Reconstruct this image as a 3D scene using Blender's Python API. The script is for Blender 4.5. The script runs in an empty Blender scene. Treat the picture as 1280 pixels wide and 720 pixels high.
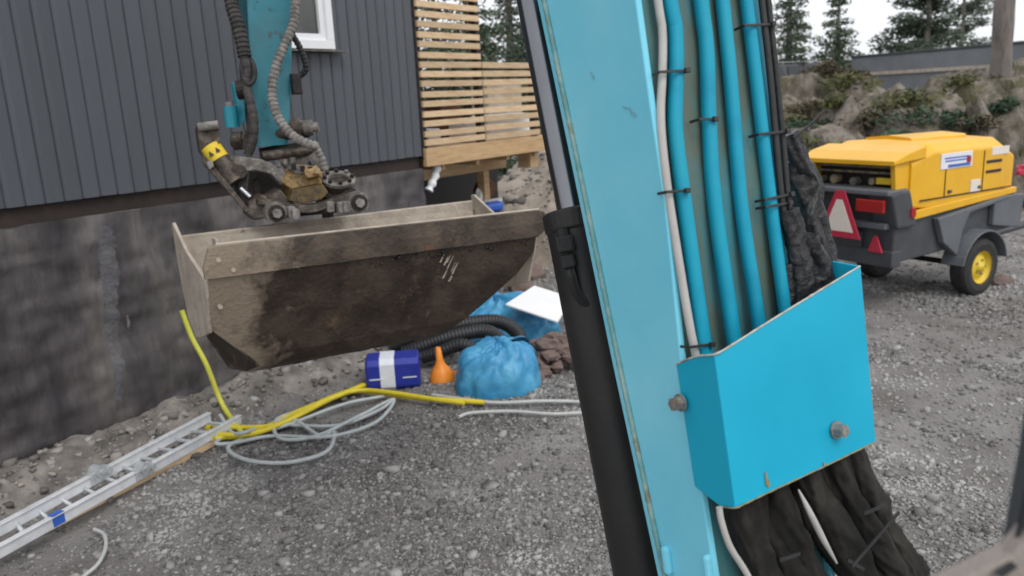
import bpy, bmesh, math, random
import numpy as np
from mathutils import Vector, Matrix, noise
random.seed(7)
rnd = random.Random(11)
V = Vector
S = bpy.context.scene
COL = S.collection

# ------------------------------------------------------------------ camera
H_EYE, FPX = 2.2, 1000.0                       # eye height in the cab, focal length in photo pixels
PITCH, ROLL = math.radians(13.2), math.radians(2.9)
UPc = V((-math.sin(ROLL)*math.cos(PITCH), math.cos(ROLL)*math.cos(PITCH), math.sin(PITCH)))
Fc = V((0, 0, -1)); Yc = (Fc - Fc.dot(UPc)*UPc).normalized(); Xc = Yc.cross(UPc)
EYE = V((0, 0, H_EYE))
cam_d = bpy.data.cameras.new('camera'); cam = bpy.data.objects.new('camera', cam_d); COL.objects.link(cam)
cam_d.sensor_width = 36; cam_d.lens = 36*FPX/1280; cam_d.clip_start = 0.05; cam_d.clip_end = 3000
Rm = Matrix((Xc, Yc, UPc))
cam.matrix_world = Matrix.Translation(EYE) @ Rm.to_4x4()
S.camera = cam
cam_d.dof.use_dof = True; cam_d.dof.focus_distance = 2.0; cam_d.dof.aperture_fstop = 4.4

# ------------------------------------------------------------------ daylight, overcast
SUN_EL, SUN_AZ = math.radians(52), math.radians(150)
w = bpy.data.worlds.new('World'); S.world = w; w.use_nodes = True
nt = w.node_tree; bg = nt.nodes['Background']
sky = nt.nodes.new('ShaderNodeTexSky'); sky.sky_type = 'NISHITA'; sky.sun_disc = False
sky.sun_elevation = SUN_EL; sky.sun_rotation = SUN_AZ; sky.dust_density = 4
hs = nt.nodes.new('ShaderNodeHueSaturation'); hs.inputs['Saturation'].default_value = 0.3
mx = nt.nodes.new('ShaderNodeMix'); mx.data_type = 'RGBA'; mx.inputs['Factor'].default_value = 0.7
mx.inputs['B'].default_value = (9.3, 9.5, 9.9, 1)                # the even cloud layer
nt.links.new(sky.outputs[0], hs.inputs['Color']); nt.links.new(hs.outputs[0], mx.inputs['A'])
nt.links.new(mx.outputs['Result'], bg.inputs['Color']); bg.inputs['Strength'].default_value = 0.09
sd = bpy.data.lights.new('sun', 'SUN'); sd.energy = 0.7; sd.angle = math.radians(25); sd.color = (1, .97, .93)
sun = bpy.data.objects.new('sun', sd); COL.objects.link(sun)
sdir = V((math.sin(SUN_AZ)*math.cos(SUN_EL), math.cos(SUN_AZ)*math.cos(SUN_EL), math.sin(SUN_EL)))
sun.rotation_euler = sdir.to_track_quat('Z', 'Y').to_euler()
S.view_settings.view_transform = 'Standard'; S.view_settings.look = 'None'
S.view_settings.exposure = 0.66; S.view_settings.gamma = 1

# ------------------------------------------------------------------ measuring helpers (points from photo pixels)
def ray(px, py):
    v = V(((px-640)/FPX, (360-py)/FPX, -1.0))
    return V((v.dot(Xc), v.dot(Yc), v.dot(UPc)))
def P(px, py, d): return EYE + ray(px, py)*d
def HZ(px, py, z=0.0):
    r = ray(px, py); return EYE + r*((z-H_EYE)/r.z)
def HP(px, py, p0, n):
    r = ray(px, py); return EYE + r*((p0-EYE).dot(n)/r.dot(n))
def crv(pts, n=8):
    p = [V(q) for q in pts]; out = []
    for i in range(len(p)-1):
        a = p[i-1] if i else p[0]*2-p[1]; b, c = p[i], p[i+1]
        d = p[i+2] if i+2 < len(p) else p[-1]*2-p[-2]
        for k in range(n):
            t = k/n
            out.append(.5*((2*b)+(c-a)*t+(2*a-5*b+4*c-d)*t*t+(3*b-a-3*c+d)*t**3))
    out.append(p[-1]); return out
def even(pts, step):
    out = [pts[0].copy()]; acc = 0
    for a, b in zip(pts, pts[1:]):
        L = (b-a).length
        if L < 1e-9: continue
        x = step-acc
        while x <= L: out.append(a.lerp(b, x/L)); x += step
        acc = (acc+L) % step
    return out

# ------------------------------------------------------------------ materials
def lin(c):
    return tuple(((x/255)/12.92 if x/255 <= .04045 else ((x/255+.055)/1.055)**2.4) for x in c)
def mk(name, cols, scale=6, rough=.6, metal=0.0, bump=0.0, bscale=None, detail=6, lo=.3, hi=.7, stretch=None,
       spec=.5, island=False, coat=0.0, rvar=0.0, spots=None, objrand=0.0):
    """cols: base colours mixed by noise; spots=(colour, scale, threshold) adds sharp-edged marks."""
    m = bpy.data.materials.new(name); m.use_nodes = True; t = m.node_tree; b = t.nodes['Principled BSDF']
    N, Lk = t.nodes.new, t.links.new
    tc = N('ShaderNodeTexCoord'); src = tc.outputs['Object']
    if stretch:
        mp = N('ShaderNodeMapping'); mp.inputs['Scale'].default_value = stretch; Lk(src, mp.inputs[0]); src = mp.outputs[0]
    no = N('ShaderNodeTexNoise'); no.inputs['Scale'].default_value = scale; no.inputs['Detail'].default_value = detail
    no.inputs['Roughness'].default_value = .62; Lk(src, no.inputs['Vector'])
    fac = no.outputs['Fac']
    if island:
        g = N('ShaderNodeNewGeometry'); ad = N('ShaderNodeMath'); ad.operation = 'MULTIPLY_ADD'
        Lk(g.outputs['Random Per Island'], ad.inputs[0]); ad.inputs[1].default_value = .75
        m2 = N('ShaderNodeMath'); m2.operation = 'MULTIPLY'; m2.inputs[1].default_value = .25; Lk(fac, m2.inputs[0])
        Lk(m2.outputs[0], ad.inputs[2]); fac = ad.outputs[0]
    cr = N('ShaderNodeValToRGB'); e = cr.color_ramp.elements
    while len(e) < len(cols): e.new(.5)
    for i, c in enumerate(cols):
        e[i].position = lo+(hi-lo)*i/max(1, len(cols)-1); e[i].color = (*c[:3], 1)
    Lk(fac, cr.inputs[0]); col = cr.outputs[0]
    if spots:
        n2 = N('ShaderNodeTexNoise'); n2.inputs['Scale'].default_value = spots[1]; n2.inputs['Detail'].default_value = 8
        n2.inputs['Roughness'].default_value = .7; Lk(src, n2.inputs['Vector'])
        r2 = N('ShaderNodeValToRGB'); r2.color_ramp.elements[0].position = spots[2]; r2.color_ramp.elements[1].position = spots[2]+.05
        Lk(n2.outputs['Fac'], r2.inputs[0]); mi = N('ShaderNodeMix'); mi.data_type = 'RGBA'
        Lk(r2.outputs[0], mi.inputs['Factor']); Lk(col, mi.inputs['A']); mi.inputs['B'].default_value = (*spots[0], 1); col = mi.outputs['Result']
    if objrand:
        oi = N('ShaderNodeObjectInfo'); mv = N('ShaderNodeMapRange'); mv.inputs['To Min'].default_value = 1-objrand; mv.inputs['To Max'].default_value = 1+objrand
        Lk(oi.outputs['Random'], mv.inputs[0]); hv = N('ShaderNodeHueSaturation'); Lk(mv.outputs[0], hv.inputs['Value']); Lk(col, hv.inputs['Color']); col = hv.outputs[0]
    Lk(col, b.inputs['Base Color'])
    b.inputs['Roughness'].default_value = rough; b.inputs['Metallic'].default_value = metal
    b.inputs['Specular IOR Level'].default_value = spec
    if coat: b.inputs['Coat Weight'].default_value = coat; b.inputs['Coat Roughness'].default_value = .15
    if rvar:
        mr = N('ShaderNodeMapRange'); mr.inputs['To Min'].default_value = rough-rvar; mr.inputs['To Max'].default_value = rough+rvar
        Lk(no.outputs['Fac'], mr.inputs[0]); Lk(mr.outputs[0], b.inputs['Roughness'])
    if bump:
        n3 = N('ShaderNodeTexNoise'); n3.inputs['Scale'].default_value = bscale or scale*4; n3.inputs['Detail'].default_value = 8
        Lk(src, n3.inputs['Vector']); bu = N('ShaderNodeBump'); bu.inputs['Strength'].default_value = bump
        bu.inputs['Distance'].default_value = .02; Lk(n3.outputs['Fac'], bu.inputs['Height']); Lk(bu.outputs[0], b.inputs['Normal'])
    return m
M = {}
M['boom_paint'] = mk('sky_sheen_cyan_paint', [(.15, .57, .74), (.20, .63, .79), (.26, .67, .81)], 2.0, .36, spec=.35, spots=((.15, .50, .64), 7, .655), rvar=.08, bump=.03, bscale=14)  # sky sheen on the side face painted in as a paler cyan
M['worn_seam'] = mk('worn_olive_edge', [(.20, .22, .13), (.12, .30, .30), (.28, .40, .36), (.16, .14, .07)], 16, .6)
M['ink_faded'] = mk('dark_scratch', [(.15, .26, .29), (.22, .34, .37)], 30, .7)
M['faint_scuff'] = mk('faint_scuff', [(.13, .50, .66), (.15, .53, .69)], 30, .5)
M['boom_back'] = mk('shaded_grimy_teal_paint', [(.075, .105, .085), (.05, .19, .21), (.10, .13, .10), (.04, .22, .26)], 5, .55, bump=.1, bscale=60, stretch=(1, 1, .35))  # grime, with shade and dark reflections of the recess mixed into the colour
M['pipe_paint'] = mk('bright_cyan_pipe_paint', [(.002, .235, .37), (.004, .30, .44), (.012, .32, .44)], 8, .5, spec=.3, spots=((.02, .20, .30), 30, .72))
M['guard_paint'] = mk('bright_cyan_guard_paint', [(.004, .33, .50), (.007, .365, .545), (.012, .385, .56)], 3, .46, spec=.3, bump=.03, bscale=12, spots=((.03, .32, .55), 9, .71), rvar=.1)
M['guard_edge'] = mk('bare_scuffed_edge', [(.35, .30, .2), (.5, .5, .45), (.25, .13, .05)], 30, .6)
M['arm_paint'] = mk('worn_teal_paint', [(.014, .12, .155), (.015, .165, .21), (.018, .20, .255)], 4, .45, bump=.05, spots=((.03, .06, .065), 9, .60))
M['arm_chipped'] = mk('chipped_teal_paint', [(.014, .12, .155), (.015, .165, .21), (.018, .20, .255)], 5, .5, bump=.1, spots=((.014, .013, .012), 16, .58))
M['arm_clean'] = mk('teal_paint', [(.02, .24, .32), (.03, .33, .42)], 5, .45)
M['steel_dirty'] = mk('muddy_steel', [(.024, .019, .015), (.060, .046, .035), (.18, .145, .112)], 16, .5, .25, .3, 60)
M['steel_grey'] = mk('dusty_grey_steel', [(.075, .068, .06), (.17, .155, .138), (.34, .315, .28)], 22, .55, .3, .25, 70)
M['steel_dark'] = mk('dark_steel', [(.010, .009, .008), (.036, .030, .026)], 14, .5, .2, .2, 60)
M['ochre'] = mk('worn_ochre_paint', [(.32, .16, .03), (.20, .13, .06), (.38, .25, .09), (.10, .07, .045)], 22, .6, 0, .3, 80, spots=((.4, .36, .3), 30, .62))
M['ochre_dark'] = mk('greasy_ochre_paint', [(.16, .09, .012), (.08, .05, .012), (.02, .016, .01)], 30, .5, 0, .3, 90)
M['chrome'] = mk('chromed_rod', [(.16, .165, .175), (.26, .265, .28)], 4, .2, 1.0, stretch=(1, 1, .2))
M['cyl_black'] = mk('black_cylinder_paint', [(.008, .0085, .009), (.013, .0125, .012), (.022, .018, .015)], 6, .5, 0, .06, 60, spots=((.07, .03, .016), 26, .72), rvar=.1)
M['rubber'] = mk('black_rubber', [(.012, .012, .012), (.022, .022, .022)], 20, .6, 0, .1, 80)
M['fabric'] = mk('black_hose_fabric', [(.008, .008, .0075), (.018, .017, .0155), (.040, .038, .032)], 9, .7, 0, .25, 420, spots=((.12, .11, .09), 40, .74), spec=.2)
M['black_wet'] = mk('black_plastic_sleeve', [(.008, .008, .009), (.018, .018, .019)], 9, .42, 0, .25, 90, spots=((.3, .3, .3), 55, .76))
M['tie'] = mk('black_nylon', [(.014, .014, .015), (.03, .03, .03)], 9, .45)
M['grey_hose'] = mk('pale_grey_hose', [(.38, .37, .35), (.46, .45, .43)], 30, .6)
M['sleeve_grey'] = mk('dusty_grey_spiral_wrap', [(.10, .092, .084), (.21, .195, .18), (.34, .315, .29)], 26, .75, 0, .2, 80)
M['sleeve_dark'] = mk('dusty_black_spiral_wrap', [(.020, .018, .018), (.048, .042, .040), (.085, .076, .07)], 24, .75, 0, .2, 80)
M['bolt'] = mk('weathered_zinc', [(.20, .19, .175), (.32, .31, .29), (.16, .11, .07)], 60, .5, .5)
M['yellow_band'] = mk('yellow_sticker', [(.72, .50, .02), (.80, .58, .03)], 20, .5)
M['ink'] = mk('black_ink', [(.02, .02, .02), (.03, .03, .03)], 9, .6)
M['tan_dust'] = mk('dry_tan_mud_on_steel', [(.31, .26, .21), (.41, .35, .285), (.50, .44, .37)], 9, .8, 0, .25, 60, spots=((.16, .075, .04), 11, .66))
M['rust'] = mk('rust_streak', [(.09, .045, .028), (.14, .062, .034), (.07, .045, .03)], 30, .8)
M['rust_light'] = mk('light_rust', [(.20, .22, .12), (.28, .20, .08), (.10, .30, .36)], 60, .8)
M['mortar'] = mk('pale_mortar_run', [(.075, .073, .08), (.11, .107, .115), (.15, .145, .15)], 9, .8, 0, .5, 40)
M['clad'] = mk('anthracite_board_paint', [(.063, .069, .081), (.074, .081, .094), (.086, .093, .106)], 2.0, .5, 0, .12, 80, stretch=(1, 1, .2), objrand=.07, spots=((.11, .115, .125), 7, .67))
M['sillwood'] = mk('dark_sill_timber', [(.012, .010, .010), (.045, .028, .022)], 3, .8)
M['white_frame'] = mk('white_window_paint', [(.74, .75, .77), (.80, .81, .82)], 5, .4)
M['pine'] = mk('fresh_pine', [(.50, .34, .19), (.60, .43, .26), (.66, .50, .32)], 5, .65, 0, .15, 60, stretch=(1, 1, 6), objrand=.16)
M['pine_dark'] = mk('pine_beam', [(.40, .245, .12), (.50, .33, .17), (.56, .39, .22)], 4, .65, 0, .15, 60, stretch=(1, 1, 6))
M['post_black'] = mk('black_post_paint', [(.012, .012, .013), (.02, .02, .021)], 9, .6)
M['alu'] = mk('weathered_aluminium', [(.56, .57, .59), (.68, .69, .71), (.76, .77, .78)], 12, .4, .15, .1, 80)
M['alu_grey'] = mk('cast_ladder_bracket', [(.36, .38, .39), (.55, .57, .58)], 30, .45, .3)
M['blue_mark'] = mk('blue_sticker', [(.02, .08, .42), (.03, .12, .5)], 9, .5)
M['yellow_hose'] = mk('yellow_hose', [(.62, .50, .02), (.74, .60, .04)], 20, .5)
M['yellow_green'] = mk('lime_yellow_strap', [(.56, .56, .05), (.66, .64, .10)], 20, .6)
M['pale_hose'] = mk('pale_grey_green_hose', [(.40, .44, .44), (.52, .55, .55)], 20, .5)
M['white_hose'] = mk('dusty_white_hose', [(.42, .43, .43), (.52, .52, .51)], 20, .5)
M['cobalt'] = mk('cobalt_plastic', [(.012, .025, .26), (.018, .035, .34)], 8, .4)
M['white_tape'] = mk('white_wrap', [(.62, .65, .72), (.75, .77, .82)], 12, .55)
M['orange'] = mk('orange_plastic', [(.80, .24, .02), (.88, .30, .03)], 9, .45)
M['tarp'] = mk('blue_tarpaulin', [(.035, .22, .42), (.05, .28, .50), (.09, .36, .56)], 5, .42, 0, .25, 40)
M['pipe_black'] = mk('black_drain_pipe_plastic', [(.012, .013, .016), (.022, .023, .027)], 8, .5)
M['white_board'] = mk('white_sheet', [(.78, .79, .80), (.84, .84, .85)], 3, .6)
M['rag'] = mk('brown_rubble', [(.09, .075, .066), (.20, .165, .145), (.34, .30, .27), (.16, .115, .10)], 5, .9, 0, .5, 30, island=True)
M['comp_yellow'] = mk('yellow_canopy_plastic', [(.74, .38, .010), (.80, .45, .016)], 3, .42, coat=.15, spots=((.62, .36, .06), 5, .66))
M['comp_grey'] = mk('dark_grey_plastic', [(.045, .048, .055), (.065, .07, .078)], 5, .55, 0, .08, 60)
M['comp_mid'] = mk('slate_grey_plastic', [(.10, .108, .12), (.13, .14, .155)], 5, .55)
M['red_lens'] = mk('red_lens', [(.30, .015, .012), (.42, .02, .02)], 9, .25)
M['red_refl'] = mk('red_reflector', [(.42, .02, .05), (.55, .03, .07)], 40, .4)
M['cream_refl'] = mk('cream_reflector', [(.70, .64, .56), (.78, .72, .64)], 40, .45)
M['rim_yellow'] = mk('yellow_rim', [(.66, .46, .02), (.74, .54, .05)], 9, .45)
M['tyre'] = mk('tyre_rubber', [(.015, .015, .016), (.032, .030, .030)], 14, .75, 0, .2, 60)
M['blank_sign'] = mk('white_vinyl', [(.72, .73, .78), (.78, .78, .80)], 5, .4)
M['sign_blue'] = mk('blue_vinyl', [(.05, .12, .45), (.06, .15, .5)], 5, .4)
M['engine'] = mk('engine_parts', [(.04, .035, .03), (.2, .19, .17), (.45, .33, .10)], 14, .6)
M['gravel'] = mk('crushed_stone', [(.085, .081, .078), (.162, .155, .150), (.22, .211, .204), (.285, .275, .266), (.43, .42, .405)], 20, .9, 0, .3, 90, lo=.1, hi=.95, island=True, spots=((.40, .39, .375), .55, .53))
M['earth'] = mk('tan_earth', [(.17, .14, .115), (.27, .23, .19), (.38, .33, .28)], 2.2, .95, 0, .6, 20)
M['bark'] = mk('grey_bark', [(.09, .075, .065), (.17, .15, .135), (.24, .21, .19)], 8, .9, 0, .6, 30, stretch=(1, 1, .25))
M['spruce'] = mk('spruce_needles', [(.045, .068, .042), (.075, .108, .066), (.12, .15, .095)], 2.0, .85, island=True, spec=.2, lo=.1, hi=.9)
M['pineleaf'] = mk('pine_needles', [(.050, .072, .050), (.085, .115, .078), (.13, .16, .11)], 2.0, .85, island=True, spec=.2, lo=.1, hi=.9)
M['bush'] = mk('juniper_leaves', [(.030, .058, .036), (.055, .090, .056), (.085, .125, .075)], 2.0, .85, island=True, spec=.2, lo=.1, hi=.9)
M['bank'] = mk('dusty_bank_dirt', [(.085, .078, .072), (.15, .137, .125), (.22, .20, .178), (.29, .265, .235)], 5, .95, 0, .8, 34, lo=.33, hi=.68, spots=((.33, .30, .265), 4, .60))
M['tuft'] = mk('olive_tuft', [(.06, .075, .03), (.11, .12, .05), (.17, .16, .08)], 2.0, .9, island=True, spec=.2, lo=.1, hi=.9)
M['undergrowth'] = mk('brown_undergrowth', [(.055, .055, .032), (.10, .085, .055), (.15, .12, .08)], 2.0, .9, island=True, spec=.2, lo=.1, hi=.9)
M['rubble_pale'] = mk('pale_broken_stone', [(.11, .10, .092), (.20, .182, .165), (.29, .265, .24), (.38, .35, .31)], 14, .9, 0, .4, 60, lo=.1, hi=.95, island=True)
M['herb'] = mk('fresh_grass_tuft', [(.10, .16, .05), (.17, .24, .09), (.24, .28, .12)], 2.0, .85, island=True, spec=.2, lo=.1, hi=.9)
M['barrier'] = mk('grey_concrete', [(.15, .16, .17), (.20, .21, .225)], 2, .85, 0, .2, 30)
M['carpaint'] = mk('dark_car_paint', [(.018, .02, .026), (.03, .033, .042)], 5, .3, coat=.5)
M['glass_dark'] = mk('car_glass', [(.02, .024, .03), (.03, .035, .04)], 5, .08)
M['cab_grey'] = mk('dark_cab_paint', [(.050, .053, .056), (.065, .068, .072)], 8, .5, 0, .15, 120)
M['cab_beige'] = mk('beige_cab_trim', [(.20, .17, .15), (.26, .225, .20)], 8, .65, 0, .2, 200)
# glass: dark mirror-like pane with real reflection
M['glass'] = mk('window_glass', [(.03, .035, .03), (.08, .085, .08), (.02, .024, .02)], 1.6, .04)

def mud_material(nm='muddy_bucket_shell', cols=((.020, .0125, .008), (.036, .024, .016), (.066, .045, .031))):
    """bucket shell: dry tan at the ends, a wet dark stain across the middle, streaks of scraped steel"""
    m = mk(nm, list(cols), 6, .62, 0, .35, 50, lo=.35, hi=.65, rvar=.15)
    t = m.node_tree; N, Lk = t.nodes.new, t.links.new; b = t.nodes['Principled BSDF']
    old = b.inputs['Base Color'].links[0].from_socket
    at = N('ShaderNodeAttribute'); at.attribute_name = 'span'
    n = N('ShaderNodeTexNoise'); n.inputs['Scale'].default_value = 5; n.inputs['Detail'].default_value = 8; n.inputs['Roughness'].default_value = .65
    tc = N('ShaderNodeTexCoord'); Lk(tc.outputs['Object'], n.inputs['Vector'])
    a = N('ShaderNodeMath'); a.operation = 'MULTIPLY_ADD'; a.inputs[1].default_value = 1.3; Lk(n.outputs['Fac'], a.inputs[0]); Lk(at.outputs['Fac'], a.inputs[2])
    r = N('ShaderNodeValToRGB'); r.color_ramp.elements[0].position = .74; r.color_ramp.elements[1].position = .97
    Lk(a.outputs[0], r.inputs[0]); mi = N('ShaderNodeMix'); mi.data_type = 'RGBA'
    Lk(r.outputs[0], mi.inputs['Factor']); mi.inputs['A'].default_value = (.24, .19, .14, 1); Lk(old, mi.inputs['B'])
    n2 = N('ShaderNodeTexNoise'); n2.inputs['Scale'].default_value = 4.5; n2.inputs['Detail'].default_value = 9; n2.inputs['Roughness'].default_value = .75
    Lk(tc.outputs['Object'], n2.inputs['Vector']); r2 = N('ShaderNodeValToRGB'); r2.color_ramp.elements[0].position = .575; r2.color_ramp.elements[1].position = .66
    Lk(n2.outputs['Fac'], r2.inputs[0]); m2 = N('ShaderNodeMix'); m2.data_type = 'RGBA'
    Lk(r2.outputs[0], m2.inputs['Factor']); Lk(mi.outputs['Result'], m2.inputs['A']); m2.inputs['B'].default_value = (.12, .078, .046, 1)
    Lk(m2.outputs['Result'], b.inputs['Base Color'])
    return m
M['mud'] = mud_material()
M['mud_edge'] = mud_material('muddy_cutting_edge', [(.032, .022, .015), (.056, .040, .028), (.095, .070, .050)])

# ------------------------------------------------------------------ object helpers
def wloc(o):
    v = V((0, 0, 0))
    while o: v += o.location; o = o.parent
    return v
def tag(o, label=None, cat=None, group=None, kind=None):
    for k, x in (('label', label), ('category', cat), ('group', group), ('kind', kind)):
        if x: o[k] = x
    return o
def thing(name, label, cat, loc, group=None):
    o = bpy.data.objects.new(name, None); COL.objects.link(o); o.location = loc; o.empty_display_size = .2
    return tag(o, label, cat, group)
class MB:
    def __init__(s): s.v = []; s.f = []; s.sm = []
    def add(s, vs, fs, smooth=False):
        n = len(s.v); s.v += [V(x) for x in vs]; s.f += [tuple(n+i for i in q) for q in fs]; s.sm += [smooth]*len(fs); return s
    def prism(s, poly, ext):
        n = len(poly); p = [V(q) for q in poly]; e = V(ext)
        fs = [tuple(range(n-1, -1, -1)), tuple(range(n, 2*n))]+[(i, (i+1) % n, n+(i+1) % n, n+i) for i in range(n)]
        return s.add(p+[q+e for q in p], fs)
    def box(s, c, ax, ay, az):      # centre and three full-size edge vectors
        c, ax, ay, az = V(c), V(ax), V(ay), V(az); o = c-(ax+ay+az)/2
        return s.prism([o, o+ax, o+ax+ay, o+ay], az)
    def loft(s, rings, smooth=False, cap=True, closed=True):
        n = len(rings[0]); vs = [q for r in rings for q in r]; fs = []
        for i in range(len(rings)-1):
            for k in range(n if closed else n-1):
                a, b = i*n+k, i*n+(k+1) % n; fs.append((a, b, b+n, a+n))
        s.add(vs, fs, smooth)
        if cap and closed:
            s.add(rings[0], [tuple(range(n-1, -1, -1))]); s.add(rings[-1], [tuple(range(n))])
        return s
    def tube(s, pts, r, seg=10, cap=True, fn=None, smooth=True):
        pts = [V(p) for p in pts]; rings = []
        up = V((.31, .17, .93)); t0 = (pts[1]-pts[0]).normalized(); u = (up-up.dot(t0)*t0).normalized()
        for i, p in enumerate(pts):
            t = (pts[min(i+1, len(pts)-1)]-pts[max(i-1, 0)]).normalized()
            u = (u-u.dot(t)*t).normalized(); q = t.cross(u)
            rr = r[i] if isinstance(r, (list, tuple)) else r
            ring = []
            for k in range(seg):
                a = 2*math.pi*k/seg; d = u*math.cos(a)+q*math.sin(a)
                x = rr*(fn(i, k, a, p+d*rr) if fn else 1); ring.append(p+d*x)
            rings.append(ring)
        return s.loft(rings, smooth, cap)
    def disc(s, c, n, r, h, seg=20, inner=0):    # cylinder (or ring) of thickness h along n
        c, n = V(c), V(n).normalized(); u = n.orthogonal().normalized(); q = n.cross(u)
        ring = lambda rr, z: [c+n*z+(u*math.cos(2*math.pi*k/seg)+q*math.sin(2*math.pi*k/seg))*rr for k in range(seg)]
        if not inner: return s.loft([ring(r, -h/2), ring(r, h/2)])
        rs = [ring(inner, -h/2), ring(r, -h/2), ring(r, h/2), ring(inner, h/2), ring(inner, -h/2)]
        return s.loft(rs, cap=False)
    def build(s, name, mat, parent=None, bevel=0, origin=None, mesh_only=False):
        o0 = origin if origin is not None else (wloc(parent) if parent else sum((x for x in s.v), V())/len(s.v))
        me = bpy.data.meshes.new(name); me.from_pydata([tuple(x-o0) for x in s.v], [], s.f)
        bm = bmesh.new(); bm.from_mesh(me); bmesh.ops.recalc_face_normals(bm, faces=bm.faces); bm.to_mesh(me); bm.free()
        me.polygons.foreach_set('use_smooth', s.sm); me.materials.append(M[mat] if isinstance(mat, str) else mat); me.update()
        o = bpy.data.objects.new(name, me); COL.objects.link(o)
        if parent: o.parent = parent; o.location = o0-wloc(parent)
        else: o.location = o0
        if bevel:
            b = o.modifiers.new('bevel', 'BEVEL'); b.width = bevel; b.segments = 2; b.limit_method = 'ANGLE'
        return o
def inst(src, name, parent, loc, rot=None, scale=None):
    o = src.copy(); COL.objects.link(o); o.name = name; o.parent = parent; o.location = loc
    if rot is not None: o.rotation_euler = rot
    if scale is not None: o.scale = scale
    return o
def fbm(v, o=4): return noise.fractal(V(v), 1.0, 2.1, o)

# ------------------------------------------------------------------ key planes
Z_SILL = 1.72
W0 = HZ(0, 262, Z_SILL); W1 = HZ(531, 195, Z_SILL)
wd = (W1-W0); wd.z = 0; WLEN = wd.length; wd.normalize()
wn = V((wd.y, -wd.x, 0))                                        # outward, towards the yard
WYAW = math.atan2(wd.y, wd.x)
WB = V((W0.x, W0.y, 0))
def WP(s, z, off=0.0): return WB + wd*s + wn*off + V((0, 0, z))
def on_wall(px, py, off=0.0):
    p = HP(px, py, WP(0, 0, off), wn); return (p-WB).dot(wd), p.z
YAW = math.radians(28)                                          # the excavator's heading, left of the view axis
eA = V((-math.sin(YAW), math.cos(YAW), 0)); eB = V((math.cos(YAW), math.sin(YAW), 0)); eZ = V((0, 0, 1))

# ------------------------------------------------------------------ ground
def wall_dist(x, y): return (V((x, y, 0))-WB).dot(wn)
def hgt(x, y):
    h = .03*fbm((x*.5, y*.5, 3))+.012*fbm((x*2.3, y*2.3, 9), 3)
    d = wall_dist(x, y); s = (V((x, y, 0))-WB).dot(wd)
    if -.5 < d < 1.6 and s < WLEN+.6:
        n = .5+.5*fbm((x*1.6, y*1.6, 4)); f = max(0, min(1, (WLEN+.6-s)/.8))
        h += f*(.10+.035*max(0, s)+.12*n)*math.exp(-(max(0, d)/.36)**2)
    if y > 11:
        k = min(1, (y-11)/12); h += 1.45*k*k*(3-2*k)*(min(1, max(0, (x+1)/4)) if x < 3 else 1)
    if y > 10:
        h += .5*min(1, (y-10)/10)*max(0, min(1, (2-x)/4))
    return h
def axis(fine0, fine1, step, far):
    a = list(np.arange(fine0, fine1+1e-6, step)); s = step; x = fine1
    while x < far: s *= 1.45; x += s; a.append(x)
    s = step; x = fine0; b = []
    while x > -far: s *= 1.45; x -= s; b.append(x)
    return b[::-1]+a
xs = axis(-7, 12, .14, 1200); ys = axis(0, 17, .14, 1200)
vs = [(x, y, hgt(x, y) if abs(x) < 60 and -5 < y < 60 else (hgt(max(-60, min(60, x)), max(-5, min(60, y))))) for y in ys for x in xs]
nx = len(xs); fs = [(j*nx+i, j*nx+i+1, (j+1)*nx+i+1, (j+1)*nx+i) for j in range(len(ys)-1) for i in range(nx-1)]
me = bpy.data.meshes.new('ground'); me.from_pydata(vs, [], fs); me.polygons.foreach_set('use_smooth', [True]*len(fs))
gm = mk('gravel_ground', [(.115, .106, .098), (.165, .156, .148), (.21, .20, .192), (.265, .255, .246)], 1.6, .95, 0, 1.0, 34, lo=.32, hi=.7, spots=((.30, .29, .28), 22, .62))
me.materials.append(gm); g = bpy.data.objects.new('ground', me); COL.objects.link(g); g['kind'] = 'structure'

def stones(name, mat, pts, sizes, seed=1):
    """many small angular stones in one mesh; 8 corners each, jittered"""
    r = np.random.RandomState(seed); n = len(pts)
    base = np.array([[x, y, z] for z in (-1, 1) for y in (-1, 1) for x in (-1, 1)], float)*.5
    q = base[None]*r.uniform(.55, 1.25, (n, 8, 3))*sizes[:, None, None]*r.uniform([.7, .7, .45], [1.2, 1.2, .8], (n, 1, 3))
    a = r.uniform(0, 6.283, n); t = r.uniform(-.6, .6, n)
    c, s_ = np.cos(a), np.sin(a); ct, st = np.cos(t), np.sin(t)
    x, y, z = q[..., 0], q[..., 1], q[..., 2]
    y2 = y*ct[:, None]-z*st[:, None]; z2 = y*st[:, None]+z*ct[:, None]
    X = x*c[:, None]-y2*s_[:, None]; Y = x*s_[:, None]+y2*c[:, None]
    vv = np.stack([X, Y, z2], -1)+pts[:, None, :]
    F = np.array([[0, 2, 3, 1], [4, 5, 7, 6], [0, 1, 5, 4], [1, 3, 7, 5], [3, 2, 6, 7], [2, 0, 4, 6]])
    ff = (F[None]+8*np.arange(n)[:, None, None]).reshape(-1)
    m = bpy.data.meshes.new(name); m.vertices.add(n*8); m.vertices.foreach_set('co', vv.reshape(-1))
    m.loops.add(n*24); m.loops.foreach_set('vertex_index', ff.astype(np.int32))
    m.polygons.add(n*6); m.polygons.foreach_set('loop_start', np.arange(0, n*24, 4, dtype=np.int32))
    m.update(calc_edges=True); m.validate(); m.materials.append(M[mat])
    o = bpy.data.objects.new(name, m); COL.objects.link(o); return o
r = np.random.RandomState(5); NS = 205000
ang = r.uniform(-.75, .75, NS); rad = 1.9*(13.5/1.9)**(r.uniform(0, 1, NS)**.8)
px_, py_ = rad*np.sin(ang), rad*np.cos(ang)
keep = np.array([wall_dist(a, b) > .02 or (V((a, b, 0))-WB).dot(wd) > WLEN+.1 for a, b in zip(px_, py_)])
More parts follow.
